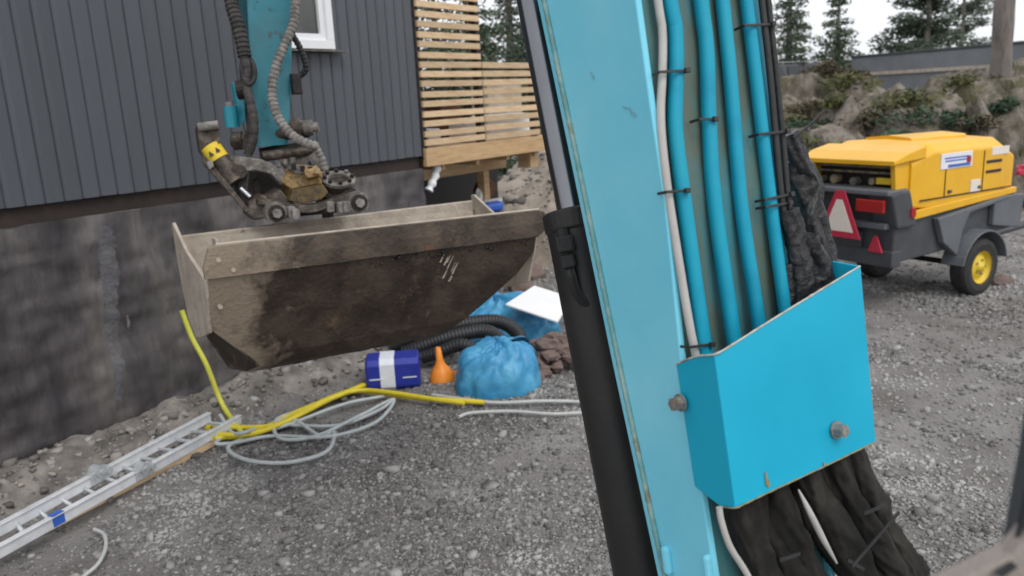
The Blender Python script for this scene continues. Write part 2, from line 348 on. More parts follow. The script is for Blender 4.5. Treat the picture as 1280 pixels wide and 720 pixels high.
bare = np.array([fbm((a*.45, b*.7, 31), 3) for a, b in zip(px_, py_)]); keep &= ~((bare > .12) & (r.uniform(0, 1, NS) < .72))   # patches of packed fines
px_, py_, rad = px_[keep], py_[keep], rad[keep]
size = np.clip(r.lognormal(-4.62, .45, len(rad)), .004, .045)*(.72+.10*rad)
big = r.uniform(0, 1, len(size)) < .0022; size[big] = r.uniform(.03, .075, big.sum())
pz_ = np.array([hgt(a, b) for a, b in zip(px_, py_)])+size*.10
st = stones('gravel', 'gravel', np.stack([px_, py_, pz_], -1), size)
tag(st, 'loose grey crushed stone covering the yard', 'gravel', kind='stuff')

# ------------------------------------------------------------------ house
house = thing('house', 'dark anthracite board house on a rough grey foundation wall, left side', 'house', WP(WLEN, 0, 0))
S0, ZT = -3.2, 5.6
# foundation: rough rendered relief, set back behind the cladding
m_ = MB(); ns, nz = 190, 60; zf = Z_SILL-.115
rows = []
for j in range(nz+1):
    z = -.3+(zf+.3)*j/nz; row = []
    for i in range(ns+1):
        s = S0+(WLEN-S0)*i/ns
        d = .030*fbm((s*2.2, z*3, 1))+.016*fbm((s*7, z*9, 5))+.02*max(0, fbm((s*1.2, z*7, 15)))
        zz = (z % .25)/.25; jn = min(zz, 1-zz)*.25
        if jn < .016: d -= .010*(1-jn/.016)*(.5+.5*fbm((s*1.1, z*2, 7)))          # shallow courses under the render
        row.append(WP(s, z, -.05+d))
    rows.append(row)
m_.loft(rows, True, False, False)
M['found'] = mk('rough_rendered_foundation', [(.032, .028, .031), (.056, .049, .053), (.084, .075, .076), (.135, .122, .114), (.075, .069, .075)], 2.4, .62, 0, .6, 18, detail=10, lo=.32, hi=.72, stretch=(1.4, 1.4, .4), spots=((.22, .20, .185), 5, .64))
m_.add([WP(WLEN, -.3, -.05), WP(WLEN, -.3, -4.5), WP(WLEN, zf, -4.5), WP(WLEN, zf, -.05)], [(0, 1, 2, 3)])
m_.build('foundation_wall', 'found', house)
m_ = MB(); m_.prism([WP(S0, zf-.002, -.06), WP(WLEN-.02, zf-.002, -.06), WP(WLEN-.02, zf-.002, -4.5), WP(S0, zf-.002, -4.5)], V((0, 0, .16))); m_.build('sill_timber', 'sillwood', house)
m_ = MB(); m_.prism([WP(S0, Z_SILL+.006, -.035), WP(WLEN-.006, Z_SILL+.006, -.035), WP(WLEN-.006, Z_SILL+.006, -4.5), WP(S0, Z_SILL+.006, -4.5)], V((0, 0, ZT-Z_SILL))); m_.build('wall_sheathing', 'clad', house)
# pale wash of mortar run down the foundation
m_ = MB(); rows = []; sk0, zk0 = on_wall(133, 282, -.03); sk1, zk1 = on_wall(150, 500, -.03)
for j in range(40):
    t = j/39; z = zk0+(zk1-zk0)*t; c = sk0+(sk1-sk0)*t+.03*fbm((t*4, 1, 1)); hw = .055*(1+.8*fbm((t*5, 2, 7)))*(1-.5*t)+.01
    rows.append([WP(c+hw*u, z, -.05+.030*fbm(((c+hw*u)*2.2, z*3, 1))+.016*fbm(((c+hw*u)*7, z*9, 5))+.02*max(0, fbm(((c+hw*u)*1.2, z*7, 15)))+.006*(1-abs(u))-.001) for u in (-1, -.6, -.2, .2, .6, 1)])
m_.loft(rows, True, False, False); m_.build('mortar_run', 'mortar', house)

# window
wx1, _ = on_wall(414, 40); _, wz0 = on_wall(412, 62); wx0 = on_wall(326, 40)[0]; wz1 = wz0+1.25
# boards: base board object per length, shared meshes
PITCHB, BW = .116, .088
def board_mesh(z0, z1):
    m = MB(); L = z1-z0
    prof = [(-BW/2-.012, 0), (-BW/2, .009), (-BW/2+.014, .013), (BW/2-.014, .013), (BW/2, .009), (BW/2+.012, 0)]
    m.prism([V((x, -y, 0)) for x, y in prof], V((0, 0, L)))
    return m.build('cladding_board', 'clad', house, origin=V((0, 0, 0)))
kinds = {}
nb = int((WLEN-.05-S0)/PITCHB)
for i in range(nb+1):
    s = WLEN-.06-i*PITCHB
    spans = [(Z_SILL, ZT)]
    if wx0-.07 < s < wx1+.07: spans = [(Z_SILL, wz0-.03), (wz1+.05, ZT)]
    for z0, z1 in spans:
        key = (round(z0, 3), round(z1, 3)); loc = WP(s, z0+rnd.uniform(0, .003), -.03+rnd.uniform(-.0015, .0015))-wloc(house)
        if key not in kinds:
            o = board_mesh(z0, z1); kinds[key] = o; o.location = loc; o.rotation_euler = (0, 0, WYAW)
        else: inst(kinds[key], 'cladding_board', house, loc, (0, 0, WYAW))
win = MB(); fw = .07
for (a, b, c, d) in ((wx0, wx1, wz0, wz0+fw), (wx0, wx1, wz1-fw, wz1)): win.prism([WP(a, c, -.06), WP(b, c, -.06), WP(b, d, -.06), WP(a, d, -.06)], wn*.095)
for (a, b) in ((wx0, wx0+fw), (wx1-fw, wx1)): win.prism([WP(a, wz0+fw, -.06), WP(b, wz0+fw, -.06), WP(b, wz1-fw, -.06), WP(a, wz1-fw, -.06)], wn*.094)
wf = win.build('window', 'white_frame', house, .004)
m_ = MB(); q = fw
for (a, b, c, d) in ((wx0+q, wx1-q, wz0+q, wz0+q+.05), (wx0+q, wx1-q, wz1-q-.05, wz1-q)): m_.prism([WP(a, c, -.055), WP(b, c, -.055), WP(b, d, -.055), WP(a, d, -.055)], wn*.065)
for (a, b) in ((wx0+q, wx0+q+.05), (wx1-q-.05, wx1-q)): m_.prism([WP(a, wz0+q+.05, -.055), WP(b, wz0+q+.05, -.055), WP(b, wz1-q-.05, -.055), WP(a, wz1-q-.05, -.055)], wn*.064)
m_.build('sash', 'white_frame', wf, .003)
m_ = MB(); m_.prism([WP(wx0+q+.045, wz0+q+.045, -.045), WP(wx1-q-.045, wz0+q+.045, -.045), WP(wx1-q-.045, wz1-q-.045, -.045), WP(wx0+q+.045, wz1-q-.045, -.045)], wn*.024); m_.build('pane', 'glass', wf)
m_ = MB(); m_.prism([WP(wx0-.04, wz0-.02, -.02), WP(wx1+.10, wz0-.02, -.02), WP(wx1+.10, wz0-.012, -.02), WP(wx0-.04, wz0-.012, -.02)], wn*.095); m_.build('window_sill', 'steel_grey', wf)
m_ = MB(); m_.prism([WP(S0, ZT, .35), WP(WLEN+.3, ZT, .35), WP(WLEN+.3, ZT+.9, -2.3), WP(S0, ZT+.9, -2.3)], V((0, 0, .12))); m_.build('roof', 'post_black', house)

# ------------------------------------------------------------------ deck beside the house
zd = 1.80
sd0, _ = on_wall(531, 190); sd1, _ = on_wall(684, 170)
deck = thing('wooden_deck', 'raised pine deck with a slatted screen beside the dark house', 'deck', WP(sd0, 0, 0))
bz1 = on_wall(531, 186)[1]; bz0 = on_wall(531, 209)[1]
def wbox(s0, s1, z0, z1, o0, o1):
    m = MB(); m.prism([WP(s0, z0, o0), WP(s1, z0, o0), WP(s1, z1, o0), WP(s0, z1, o0)], wn*(o1-o0)); return m
wbox(sd0, sd1, bz0, bz1, -.03, .018).build('fascia_beam', 'pine_dark', deck, .004)
wbox(sd0+.15, sd1-.08, bz0-.20, bz0-.06, -.62, -.55).build('lower_beam', 'pine_dark', deck, .004)
wbox(sd1-.22, sd1-.06, bz0-.19, bz0-.002, -.28, -.1).build('joist_end', 'pine_dark', deck, .004)
for k in range(24):
    o0 = -.18-k*.15
    wbox(sd0+.01, sd1, bz1-.03, bz1-.002, o0, o0+.142).build('deck_board', 'pine', deck)
for k in range(4):
    s = sd0+.3+k*(sd1-sd0-.5)/3
    wbox(s, s+.048, bz0-.055, bz1-.035, -3.7, -.05).build('joist', 'pine_dark', deck)
for s in (sd0+.35, sd1-.5): wbox(s, s+.1, 0, bz0-.2, -.68, -.58).build('support_post', 'pine_dark', deck)
ua, ub = on_wall(528, 230, -1.3)[0], on_wall(622, 230, -1.3)[0]
wbox(ua, ub, -.1, bz0-.03, -1.36, -1.3).build('shade_panel', 'post_black', deck)  # added black panels, here and at the rear, for deep shade below the deck
wbox(sd0+.05, sd1-.1, .5, bz0-.06, -3.6, -3.56).build('shade_panel', 'post_black', deck)
sp0 = sd0-.0; spm = on_wall(602, 100)[0]; sp1 = on_wall(671, 130)[0]
zr = on_wall(640, 76)[1]
step = .0915
m_ = wbox(sp0+.012, spm-.008, 0, .057, -.014, .014); z0 = bz1+.02
L1 = m_.build('screen_slat', 'pine', deck, .003, origin=WP(sp0, 0, 0))
m_ = wbox(spm+.008, sp1+.03, 0, .060, -.014, .014)
L2 = m_.build('railing_slat', 'pine', deck, .003, origin=WP(spm, 0, 0))
k = 0; first = True
while z0+k*step < 4.0:
    loc = WP(sp0, z0+k*step+rnd.uniform(-.006, .006), 0)-wloc(deck)
    rot = (0, rnd.uniform(-.008, .008), 0)
    if first: L1.location = loc; first = False
    else: inst(L1, 'screen_slat', deck, loc, rot)
    k += 1
k = 0; first = True
while z0+k*step < zr:
    loc = WP(spm, z0+k*step+rnd.uniform(-.006, .006), 0)-wloc(deck)
    if first: L2.location = loc; first = False
    else: inst(L2, 'railing_slat', deck, loc, (0, rnd.uniform(-.01, .01), 0))
    k += 1
for s, zt in ((sp0+.03, 4.0), (spm, 4.0), (sp1, zr+.05)):
    wbox(s-.035, s+.035, bz1-.1, zt, -.09, -.018).build('screen_post', 'post_black', deck, .003)
# things standing on the deck
def deck_pack(px0, px1, off, h, name, label, mat, cat, group=None):
    a = on_wall(px0, 170, off)[0]; b = on_wall(px1, 170, off)[0]
    tag(wbox(a, b, bz1+.004, bz1+h, off-.25, off).build(name, mat, None, .02), label, cat, group)
deck_pack(536, 552, -.22, .17, 'white_bag', 'white bag on the deck behind the screen next to the house corner', 'white_board', 'bag')
deck_pack(583, 599, -.22, .20, 'white_bag', 'white bag on the deck behind the screen next to the black post', 'white_board', 'bag')
deck_pack(611, 664, -.24, .26, 'white_carton', 'long white carton lying behind the low slatted railing', 'white_board', 'carton')
deck_pack(553, 579, -.5, .45, 'lumber_stack', 'brown lumber pile on the deck between two white bags', 'rust', 'lumber')
deck_pack(612, 655, -.6, .62, 'panel_stack', 'pale pinkish panels leaning on the deck behind the low railing', 'tan_dust', 'panels')
m_ = MB(); c = crv([P(547, 206, 8.0), P(543, 222, 7.95), P(536, 238, 7.93)], 6)
m_.tube(c, [.03+.02*math.sin(i*.9)**2 for i in range(len(c))], 10); tag(m_.build('plastic_sleeve', 'white_board'), 'crumpled white plastic hanging under the deck corner by the house', 'plastic')

# ------------------------------------------------------------------ earth mound, rubble beyond the bucket
def mound(name, mat, cx, cy, rx, ry, h, seed, n=46, kind='structure', rough=.25, noise_f=1.4):
    m = MB(); rows = []
    for j in range(n+1):
        row = []
        for i in range(n+1):
            x, y = cx+rx*(2*i/n-1)*1.25, cy+ry*(2*j/n-1)*1.25
            d = math.hypot((x-cx)/rx, (y-cy)/ry)
            z = h*max(0, 1-d*d)**.8*(1+rough*fbm((x*noise_f, y*noise_f, seed)))+.04*h*fbm((x*5, y*5, seed+3))*max(0, 1.2-d)
            row.append(V((x, y, hgt(x, y)-.03+z if d < 1.15 else hgt(x, y)-.06)))
        rows.append(row)
    m.loft(rows, True, False, False); o = m.build(name, mat, origin=V((cx, cy, 0)))
    if kind: o['kind'] = kind
    return o
mc = HZ(668, 262, .9)
mound('earth_mound', 'earth', 1.05, 12.3, 1.9, 1.9, 1.35, 2)

def blob_rock(name, label, mat, c, r, seed, cat='rock', group=None, sq=(1, 1, .75), parent=None):
    bm = bmesh.new(); bmesh.ops.create_icosphere(bm, subdivisions=2, radius=1)
    m = MB(); vs = []
    for v in bm.verts:
        d = 1+.55*fbm((v.co.x*1.1+seed, v.co.y*1.1, v.co.z*1.1), 3)+.22*noise.noise(V((v.co.x*4+seed, v.co.y*4, v.co.z*4)))
        # flat facets of broken stone
        vs.append(V((v.co.x*d*r*sq[0], v.co.y*d*r*sq[1], v.co.z*d*r*sq[2]))+V(c))
    m.add(vs, [tuple(v.index for v in f.verts) for f in bm.faces], False); bm.free()
    o = m.build(name, mat, parent)
    if label: tag(o, label, cat, group)
    return o
for i, (px, py, d, r_) in enumerate(((664, 335, 9.2, .2), (652, 352, 8.4, .16), (690, 318, 9.6, .22), (640, 322, 9.6, .16))):
    c = HZ(px, py+6, .05); blob_rock('rubble_stone', ['brown stone behind the white sheet', 'dark stone against the blue tarpaulin', 'pale stone beside the black cylinder at the mound foot', 'brown stone close behind the bucket end'][i], 'rag', c, r_, i*3.1, 'stone', 'stones at the foot of the earth mound')
# blue scrap, white plank and red thing below the deck
c = HZ(611, 259, 1.02); m_ = MB(); m_.box(c, V((.3, .05, .03)), V((-.05, .22, 0)), V((0, 0, .1))); tag(m_.build('blue_bucket_lid', 'blue_mark', None, .03), 'small bright blue plastic lid on the earth behind the bucket', 'lid')
a = P(600, 253, 9.4); b = P(628, 249, 9.4); m_ = MB(); m_.box((a+b)/2, b-a, V((0, .12, .0)), V((0, 0, .03))); tag(m_.build('white_plank', 'white_board'), 'short white plank lying under the deck on the earth', 'plank')
blob_rock('red_sack', 'faded red and white sack under the deck', 'rust', P(606, 238, 9.6), .13, 4.4, 'sack', None, (.8, .8, 1.2))
blob_rock('white_sack', 'small white sack leaning beside the red sack', 'white_board', P(600, 246, 9.5), .07, 9.4, 'sack', None, (.7, .8, 1.5))

# ------------------------------------------------------------------ blue tarpaulins, hoses, box, funnel
def cloth_heap(name, label, c, rx, ry, h, seed, yaw=0, n=60, fold=.5, cat='tarpaulin'):
    m = MB(); rows = []; cy_, sy_ = math.cos(yaw), math.sin(yaw)
    for j in range(n+1):
        row = []
        for i in range(2*n//1+1):
            a = 2*math.pi*i/(2*n); t = j/n
            rr = math.sin(t*math.pi/2)**.8; zz = max(0, math.cos(t*math.pi/2))**.7
            x, y = rr*math.cos(a), rr*math.sin(a)
            f = abs(fbm((x*1.6+seed, y*1.6, zz*1.4), 3)); f2 = abs(fbm((x*4+seed, y*4, zz*3.2+5), 3))
            f3 = abs(noise.noise(V((a*1.6+seed, t*2.2, seed)))); f4 = abs(noise.noise(V((a*3.5+seed+t*2, t*4+3, seed))))
            k = 1-fold*(.30*(.3-f3)+.14*(.3-f4)+.02*f2)+.14*fbm((x*.9, y*.9, seed), 2)
            X, Y, Z = x*k*rx, y*k*ry, zz*h*k
            row.append(V((c[0]+X*cy_-Y*sy_, c[1]+X*sy_+Y*cy_, c[2]+Z-.02)))
        rows.append(row)
    m.loft(rows, True, False, False); return tag(m.build(name, 'tarp', None, origin=V(c)), label, cat)
c = HZ(619, 496); cloth_heap('tarp_bundle', 'bundled blue tarpaulin on the gravel beside the orange funnel', (c.x+.03, c.y+.22, hgt(c.x, c.y)), .35, .30, .40, 3.3, .2, fold=.62)
c = HZ(612, 420); cloth_heap('tarp_heap', 'crumpled blue tarpaulin spread under the white sheet and black pipe', (c.x+.05, c.y+.35, .0), .60, .75, .33, 8.1, .5, fold=1.1)
# white sheet propped on the tarpaulin
q = [P(632, 380, 7.2), P(697, 402, 7.0), P(716, 372, 7.7), P(668, 357, 7.9)]
m_ = MB(); m_.prism(q, V((0, 0, -.012))); tag(m_.build('white_sheet', 'white_board'), 'white rigid sheet lying tilted on the blue tarpaulin', 'sheet')
def corr(pts, r, pitch, amp, seg=14):
    p = even(crv(pts, 16), pitch/4); return p, [r*(1+amp*(1 if i % 4 < 2 else -1)) for i in range(len(p))]
dp = thing('drain_pipe_coil', 'coiled black corrugated drain pipe lying on the blue tarpaulin', 'pipe', HZ(580, 440))
m_ = MB()
p, rr = corr([P(490, 432, 7.1), P(525, 420, 7.05), P(575, 406, 7.08), P(622, 402, 7.1), P(647, 417, 7.0), P(648, 440, 6.8), P(612, 454, 6.7)], .062, .03, .028); m_.tube(p, rr, 14)
p, rr = corr([P(505, 442, 6.95), P(530, 432, 6.93), P(563, 421, 6.93), P(602, 414, 6.95), P(622, 422, 6.88), P(630, 440, 6.7)], .062, .03, .028); m_.tube(p, rr, 14)
p, rr = corr([P(528, 447, 6.85), P(550, 440, 6.82), P(575, 431, 6.8), P(594, 438, 6.75), P(600, 454, 6.6)], .056, .03, .028); m_.tube(p, rr, 14)
m_.build('corrugated_pipe', 'pipe_black', dp)
# blue case
c0 = HZ(493, 490); bx = thing('blue_case', 'cobalt blue plastic case wrapped with white tape on the gravel', 'case', c0)
d1 = V((.995, .10, 0)); d2 = V((-.10, .995, 0)); cc = c0+d2*.14+V((0, 0, .135))
def octo(cx, hw, hd, hh, ch):
    out = []
    for y, z in ((-hd, -hh+ch), (-hd, hh-ch), (-hd+ch, hh), (hd-ch, hh), (hd, hh-ch), (hd, -hh+ch), (hd-ch, -hh), (-hd+ch, -hh)):
        out.append(cc+d1*cx+d2*y+V((0, 0, z)))
    return out
m_ = MB(); m_.loft([octo(-.215, 0, .115, .105, .04), octo(-.20, 0, .14, .13, .04), octo(.20, 0, .14, .13, .04), octo(.215, 0, .115, .105, .04)]); cs = m_.build('case_body', 'cobalt', bx, .008)
m_ = MB(); m_.loft([octo(-.10, 0, .1425, .1325, .04), octo(.015, 0, .1425, .1325, .04)]); m_.build('white_tape', 'white_tape', bx)
m_ = MB(); m_.loft([octo(.075, 0, .1415, .1315, .04), octo(.10, 0, .1415, .1315, .04)], cap=True); m_.build('case_strap', 'cobalt', bx, .002)
for sgn in (-1, 1):
    m_ = MB(); m_.box(cc+d2*-.143+d1*(.13*sgn)+V((0, 0, -.02)), d1*.11, d2*.01, V((0, 0, .008))); m_.build('case_rib', 'white_tape', bx)
# funnel, mouth down
fc = HZ(553, 476); fu = thing('orange_funnel', 'orange plastic funnel standing mouth down between the blue case and tarpaulin', 'funnel', fc)
prof = [(.105, 0), (.108, .012), (.100, .03), (.092, .075), (.07, .105), (.040, .15), (.030, .18), (.020, .285), (.017, .287), (.012, .18)]
m_ = MB(); ax = V((-.06, .02, 1)).normalized(); u = ax.orthogonal().normalized(); q = ax.cross(u)
m_.loft([[fc+ax*z+(u*math.cos(k*math.pi/14)+q*math.sin(k*math.pi/14))*r_ for k in range(28)] for r_, z in prof], True, False); m_.build('funnel_cone', 'orange', fu)
m_ = MB(); m_.box(fc+V((.115, -.02, .07)), V((.05, 0, 0)), V((0, .014, 0)), V((0, 0, .03))); m_.build('hanging_tab', 'orange', fu, .004)
# debris by the cylinder
dbc = HZ(690, 465); db = thing('debris_pile', 'pile of brown and pinkish rubble next to the blue tarpaulin bundle', 'rubble', dbc)
for i in range(60):
    o = V((rnd.gauss(0.02, .15), rnd.gauss(.2, .18), 0)); z = .26*math.exp(-(o.x**2+(o.y-.2)**2)/.05)*rnd.uniform(.2, 1)
    blob_rock('rubble_piece', None, 'rag', dbc+o+V((0, 0, z+.03)), rnd.uniform(.022, .085), i*2.3, sq=(rnd.uniform(.7, 1.3), rnd.uniform(.7, 1.2), rnd.uniform(.5, .8)), parent=db)

def gp(px, py, z=.02):
    z += .018
    p = HZ(px, py, 0); p.z = hgt(p.x, p.y); p2 = HZ(px, py, p.z+z); p2.z = hgt(p2.x, p2.y)+z; return p2
def cable(name, label, mat, lists, r, cat, n=10, parent=None):
    m = MB()
    for l in lists:
        c = crv(l, n); m.tube(c, r, 8)
    o = m.build(name, mat, parent)
    return tag(o, label, cat) if label else o
lp = [(430, 486), (380, 497), (345, 520), (350, 548), (395, 545), (450, 520), (492, 500), (470, 528), (410, 545), (340, 545), (290, 552), (268, 540), (280, 520), (320, 512), (362, 522), (400, 545), (417, 540), (408, 565), (360, 578), (310, 575), (285, 560), (310, 545), (360, 530), (430, 505), (480, 496)]
cable('hose_coil', 'pale grey-green hose lying in loose loops on the gravel under the bucket', 'pale_hose', [[gp(a, b, .015+.012*(i % 3)) for i, (a, b) in enumerate(lp)], [gp(272, 498, .05), gp(285, 512, .04), gp(300, 505, .09), gp(322, 520, .03), gp(350, 530, .02), gp(420, 532, .02), gp(470, 515, .02), gp(493, 500, .02)]], .0135, 'hose', 12)
yb = thing('yellow_hose_bundle', 'yellow hose bundle stretched along the wall foot to the blue case', 'hose', gp(350, 500))
ys_ = [[(258, 519), (300, 514), (350, 499), (400, 487), (440, 472), (452, 466)], [(262, 516), (310, 506), (360, 497), (410, 482), (455, 474)], [(265, 521), (320, 516), (370, 503), (420, 487), (450, 478)],
       [(262, 520), (258, 512), (290, 504), (340, 496), (390, 484), (440, 470)], [(440, 484), (470, 490), (520, 497), (560, 501), (605, 503)], [(430, 481), (455, 486), (490, 492), (540, 499), (580, 503)]]
for i, l in enumerate(ys_): cable('hose_strand', None, 'yellow_hose', [[gp(a, b, .03+.015*(i % 2)) for a, b in l]], .019, None, 8, yb)
a = [HP(227, 388, WP(0, 0, .03), wn), HP(240, 422, WP(0, 0, .08), wn), HP(258, 456, WP(0, 0, .18), wn), gp(276, 492, .03), gp(300, 516, .03)]
cable('lime_strap', 'lime yellow hose hanging down the foundation wall past the bucket corner', 'yellow_green', [a], .018, 'hose', 8)
cable('white_cable', 'long dusty white hose running from the tarpaulin bundle behind the cylinder', 'white_hose', [[gp(540, 494), gp(575, 499), (gp(620, 503)), gp(680, 501), gp(730, 503), gp(800, 512)]], .014, 'hose')
cable('white_cable', 'short dusty white hose end lying on open gravel nearest the boom', 'white_hose', [[gp(573, 521), gp(590, 516), gp(640, 515), gp(690, 517), gp(740, 517), gp(800, 525)]], .013, 'hose')
cable('grey_cable', 'thin grey hose end curling on the gravel below the ladder', 'white_hose', [[gp(118, 662), gp(130, 668), gp(132, 685), gp(122, 705), gp(100, 725), gp(70, 760)]], .010, 'hose')

# ------------------------------------------------------------------ ladder on the ground along the wall
lad = thing('aluminium_ladder', 'aluminium ladder lying on the ground along the foundation wall', 'ladder', gp(120, 610))
A0, A1 = HZ(-60, 694, .16), HZ(262, 521, .22); B0, B1 = HZ(-60, 722, .11), HZ(300, 524, .10)
def rail(a, b, w_, h_):
    d = (b-a).normalized(); sde = d.cross(eZ).normalized(); m = MB()
    m.box((a+b)/2, b-a, sde*w_, V((0, 0, h_))); 
    m.box((a+b)/2+sde*.004+V((0, 0, h_/2)), b-a, sde*(w_+.014), V((0, 0, .006)))
    return m
rail(A0, A1, .026, .065).build('ladder_rail', 'alu', lad, .003); br = rail(B0, B1, .026, .065).build('ladder_rail', 'alu', lad, .003)
for k in range(13):
    t = (k+.5)/13; a = A0.lerp(A1, t); b = B0.lerp(B1, t)
    m_ = MB(); m_.tube([a-V((0, 0, .012)), b-V((0, 0, .012))], .013, 8); m_.build('rung', 'alu_grey', lad)
for px, py, L in ((103, 597, A0.lerp(A1, .49)), (147, 600, B0.lerp(B1, .57))):
    m_ = MB(); d = (A1-A0).normalized(); sde = d.cross(eZ)
    m_.box(L+V((0, 0, .01)), d*.13, sde*.05, V((0, 0, .075))); m_.disc(L+V((0, 0, .035)), sde, .034, .075, 16); m_.disc(L+V((0, 0, .035)), sde, .014, .10, 8); m_.disc(L+d*.05+V((0, 0, .02)), sde, .02, .09, 10)
    m_.build('hinge_bracket', 'alu_grey', lad, .006)
t = .28; m_ = MB(); d = (B1-B0).normalized(); sde = d.cross(eZ); c = B0.lerp(B1, t)
m_.box(c+V((0, 0, .0385)), d*.07, sde*.043, V((0, 0, .002))); m_.box(c+sde*.0145, d*.07, sde*.004, V((0, 0, .05))); m_.build('blue_sticker', 'blue_mark', br)
# timber under the ladder
m_ = MB(); a, b = gp(60, 660, .02), gp(262, 545, .02); m_.box((a+b)/2, b-a, V((.03, .05, 0)), V((0, 0, .04))); tag(m_.build('old_batten', 'pine', None, .004), 'thin pine batten half buried along the ladder edge', 'batten')

# ------------------------------------------------------------------ excavator
Q = P(850, 440, 1.27)
SA = lambda px, py, off=0.0: HP(px, py, Q-eB*off, eB)         # points on the boom's left side plane
cpx = [(777, -140), (795, 0), (812, 125), (831, 250), (850, 440), (893, 720), (931, 950)]
lpx = [(641, -140), (671, 0), (697, 125), (723, 250), (762, 440), (822, 720), (871, 950)]
cor = [SA(*p) for p in cpx]; lef = [SA(*p) for p in lpx]
axis_b = (SA(795, 0)-SA(893, 720)).normalized(); nB = axis_b.cross(eB).normalized()
if nB.dot(EYE-Q) < 0: nB = -nB
WBM = .262
exc = thing('excavator', 'cyan excavator reaching over the yard with its brown bucket curled up', 'excavator', V((cor[-1].x+.1, cor[-1].y, 0)))
# boom: box section; side plates stand proud of the back plate
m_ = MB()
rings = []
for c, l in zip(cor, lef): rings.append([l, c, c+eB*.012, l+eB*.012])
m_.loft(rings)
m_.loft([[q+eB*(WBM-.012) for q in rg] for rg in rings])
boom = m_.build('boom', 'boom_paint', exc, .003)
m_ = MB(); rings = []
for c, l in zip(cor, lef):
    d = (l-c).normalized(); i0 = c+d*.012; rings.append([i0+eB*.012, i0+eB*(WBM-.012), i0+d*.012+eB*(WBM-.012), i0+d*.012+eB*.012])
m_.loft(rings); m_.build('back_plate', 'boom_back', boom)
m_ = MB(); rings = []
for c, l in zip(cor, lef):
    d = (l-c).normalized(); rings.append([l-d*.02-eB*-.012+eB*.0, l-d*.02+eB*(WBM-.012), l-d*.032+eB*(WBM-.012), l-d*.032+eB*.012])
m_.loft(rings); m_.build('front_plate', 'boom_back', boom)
# welded seam along the front edge of the side plate
m_ = MB(); c = [SA(x+9, y, .003) for x, y in lpx]; m_.tube(even(crv(c, 8), .01), .0045, 6, fn=lambda i, k, a, p: 1+.25*(i % 2)); m_.build('weld_seam', 'worn_seam', boom)
for (x0, y0, x1, y1) in ((778, 133, 784, 136), (786, 134, 790, 144), (792, 140, 794, 147), (738, 90, 742, 99)):
    a, b = SA(x0, y0, .0032), SA(x1, y1, .0032); d = (b-a); up = d.cross(eB).normalized(); m_ = MB(); m_.box((a+b)/2, d, up*(.0016 if y0 < 300 else .007), eB*.001); m_.build('scratch', 'ink_faded' if y0 < 300 else 'faint_scuff', boom)
# upper boom towards the arm
Atop = P(338, -120, 4.35)
b0 = (cor[0]+lef[0])/2+eB*WBM/2; k1 = b0+(b0-(cor[2]+lef[2])/2-eB*WBM/2).normalized()*1.1
k2 = Atop+V((0, 0, 1.0))
def sect(c, d, hw, hh):
    n = d.cross(eB).normalized(); return [c+eB*hw+n*hh, c-eB*hw+n*hh, c-eB*hw-n*hh, c+eB*hw-n*hh]
dd = (k2-k1).normalized(); d0 = (k1-b0).normalized(); dm = (dd+d0).normalized()
hh0 = (cor[0]-lef[0]).length/2
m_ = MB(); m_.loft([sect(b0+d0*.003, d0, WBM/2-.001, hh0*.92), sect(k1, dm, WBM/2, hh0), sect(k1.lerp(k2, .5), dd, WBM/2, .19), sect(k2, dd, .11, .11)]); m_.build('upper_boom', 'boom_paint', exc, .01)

PB = lambda px, py, off: HP(px, py, Q+nB*off, nB)             # points in front of the boom's back face
def pipe(name, pts, r, off, mat, parent, ext=True, rad_fn=None, n=10):
    p = [PB(x, y, off) for x, y in pts]
    if ext: p = [p[0]+(p[0]-p[1]).normalized()*.3]+p
    m = MB(); m.tube(crv(p, n), r, 16); return m.build(name, mat, parent)
pipe('hydraulic_pipe', [(837, 0), (844, 40), (845, 100), (844, 160), (854, 245), (880, 432), (900, 560)], .0125, .012, 'pipe_paint', boom)
pipe('hydraulic_pipe', [(876, 0), (883, 60), (886, 144), (893, 253), (916, 417), (935, 560)], .0125, .012, 'pipe_paint', boom)
pipe('hydraulic_pipe', [(903, 0), (913, 100), (926, 253), (949, 409), (970, 560)], .0118, .012, 'pipe_paint', boom)
pipe('hydraulic_pipe', [(933, 0), (945, 100), (963, 253), (981, 388), (1004, 560)], .0112, .012, 'pipe_paint', boom)
pipe('grey_hose', [(822, -2), (828, 40), (828, 90), (826, 150), (833, 225), (846, 310), (860, 395), (871, 450), (890, 540)], .0068, .014, 'grey_hose', boom)
pipe('black_hose', [(952, 0), (962, 90), (972, 200), (979, 262), (992, 330), (1010, 420), (1022, 520)], .0055, .020, 'rubber', boom)
pipe('black_hose', [(960, 0), (970, 90), (979, 180), (987, 262), (1004, 310), (1026, 380), (1036, 520)], .0055, .017, 'rubber', boom)
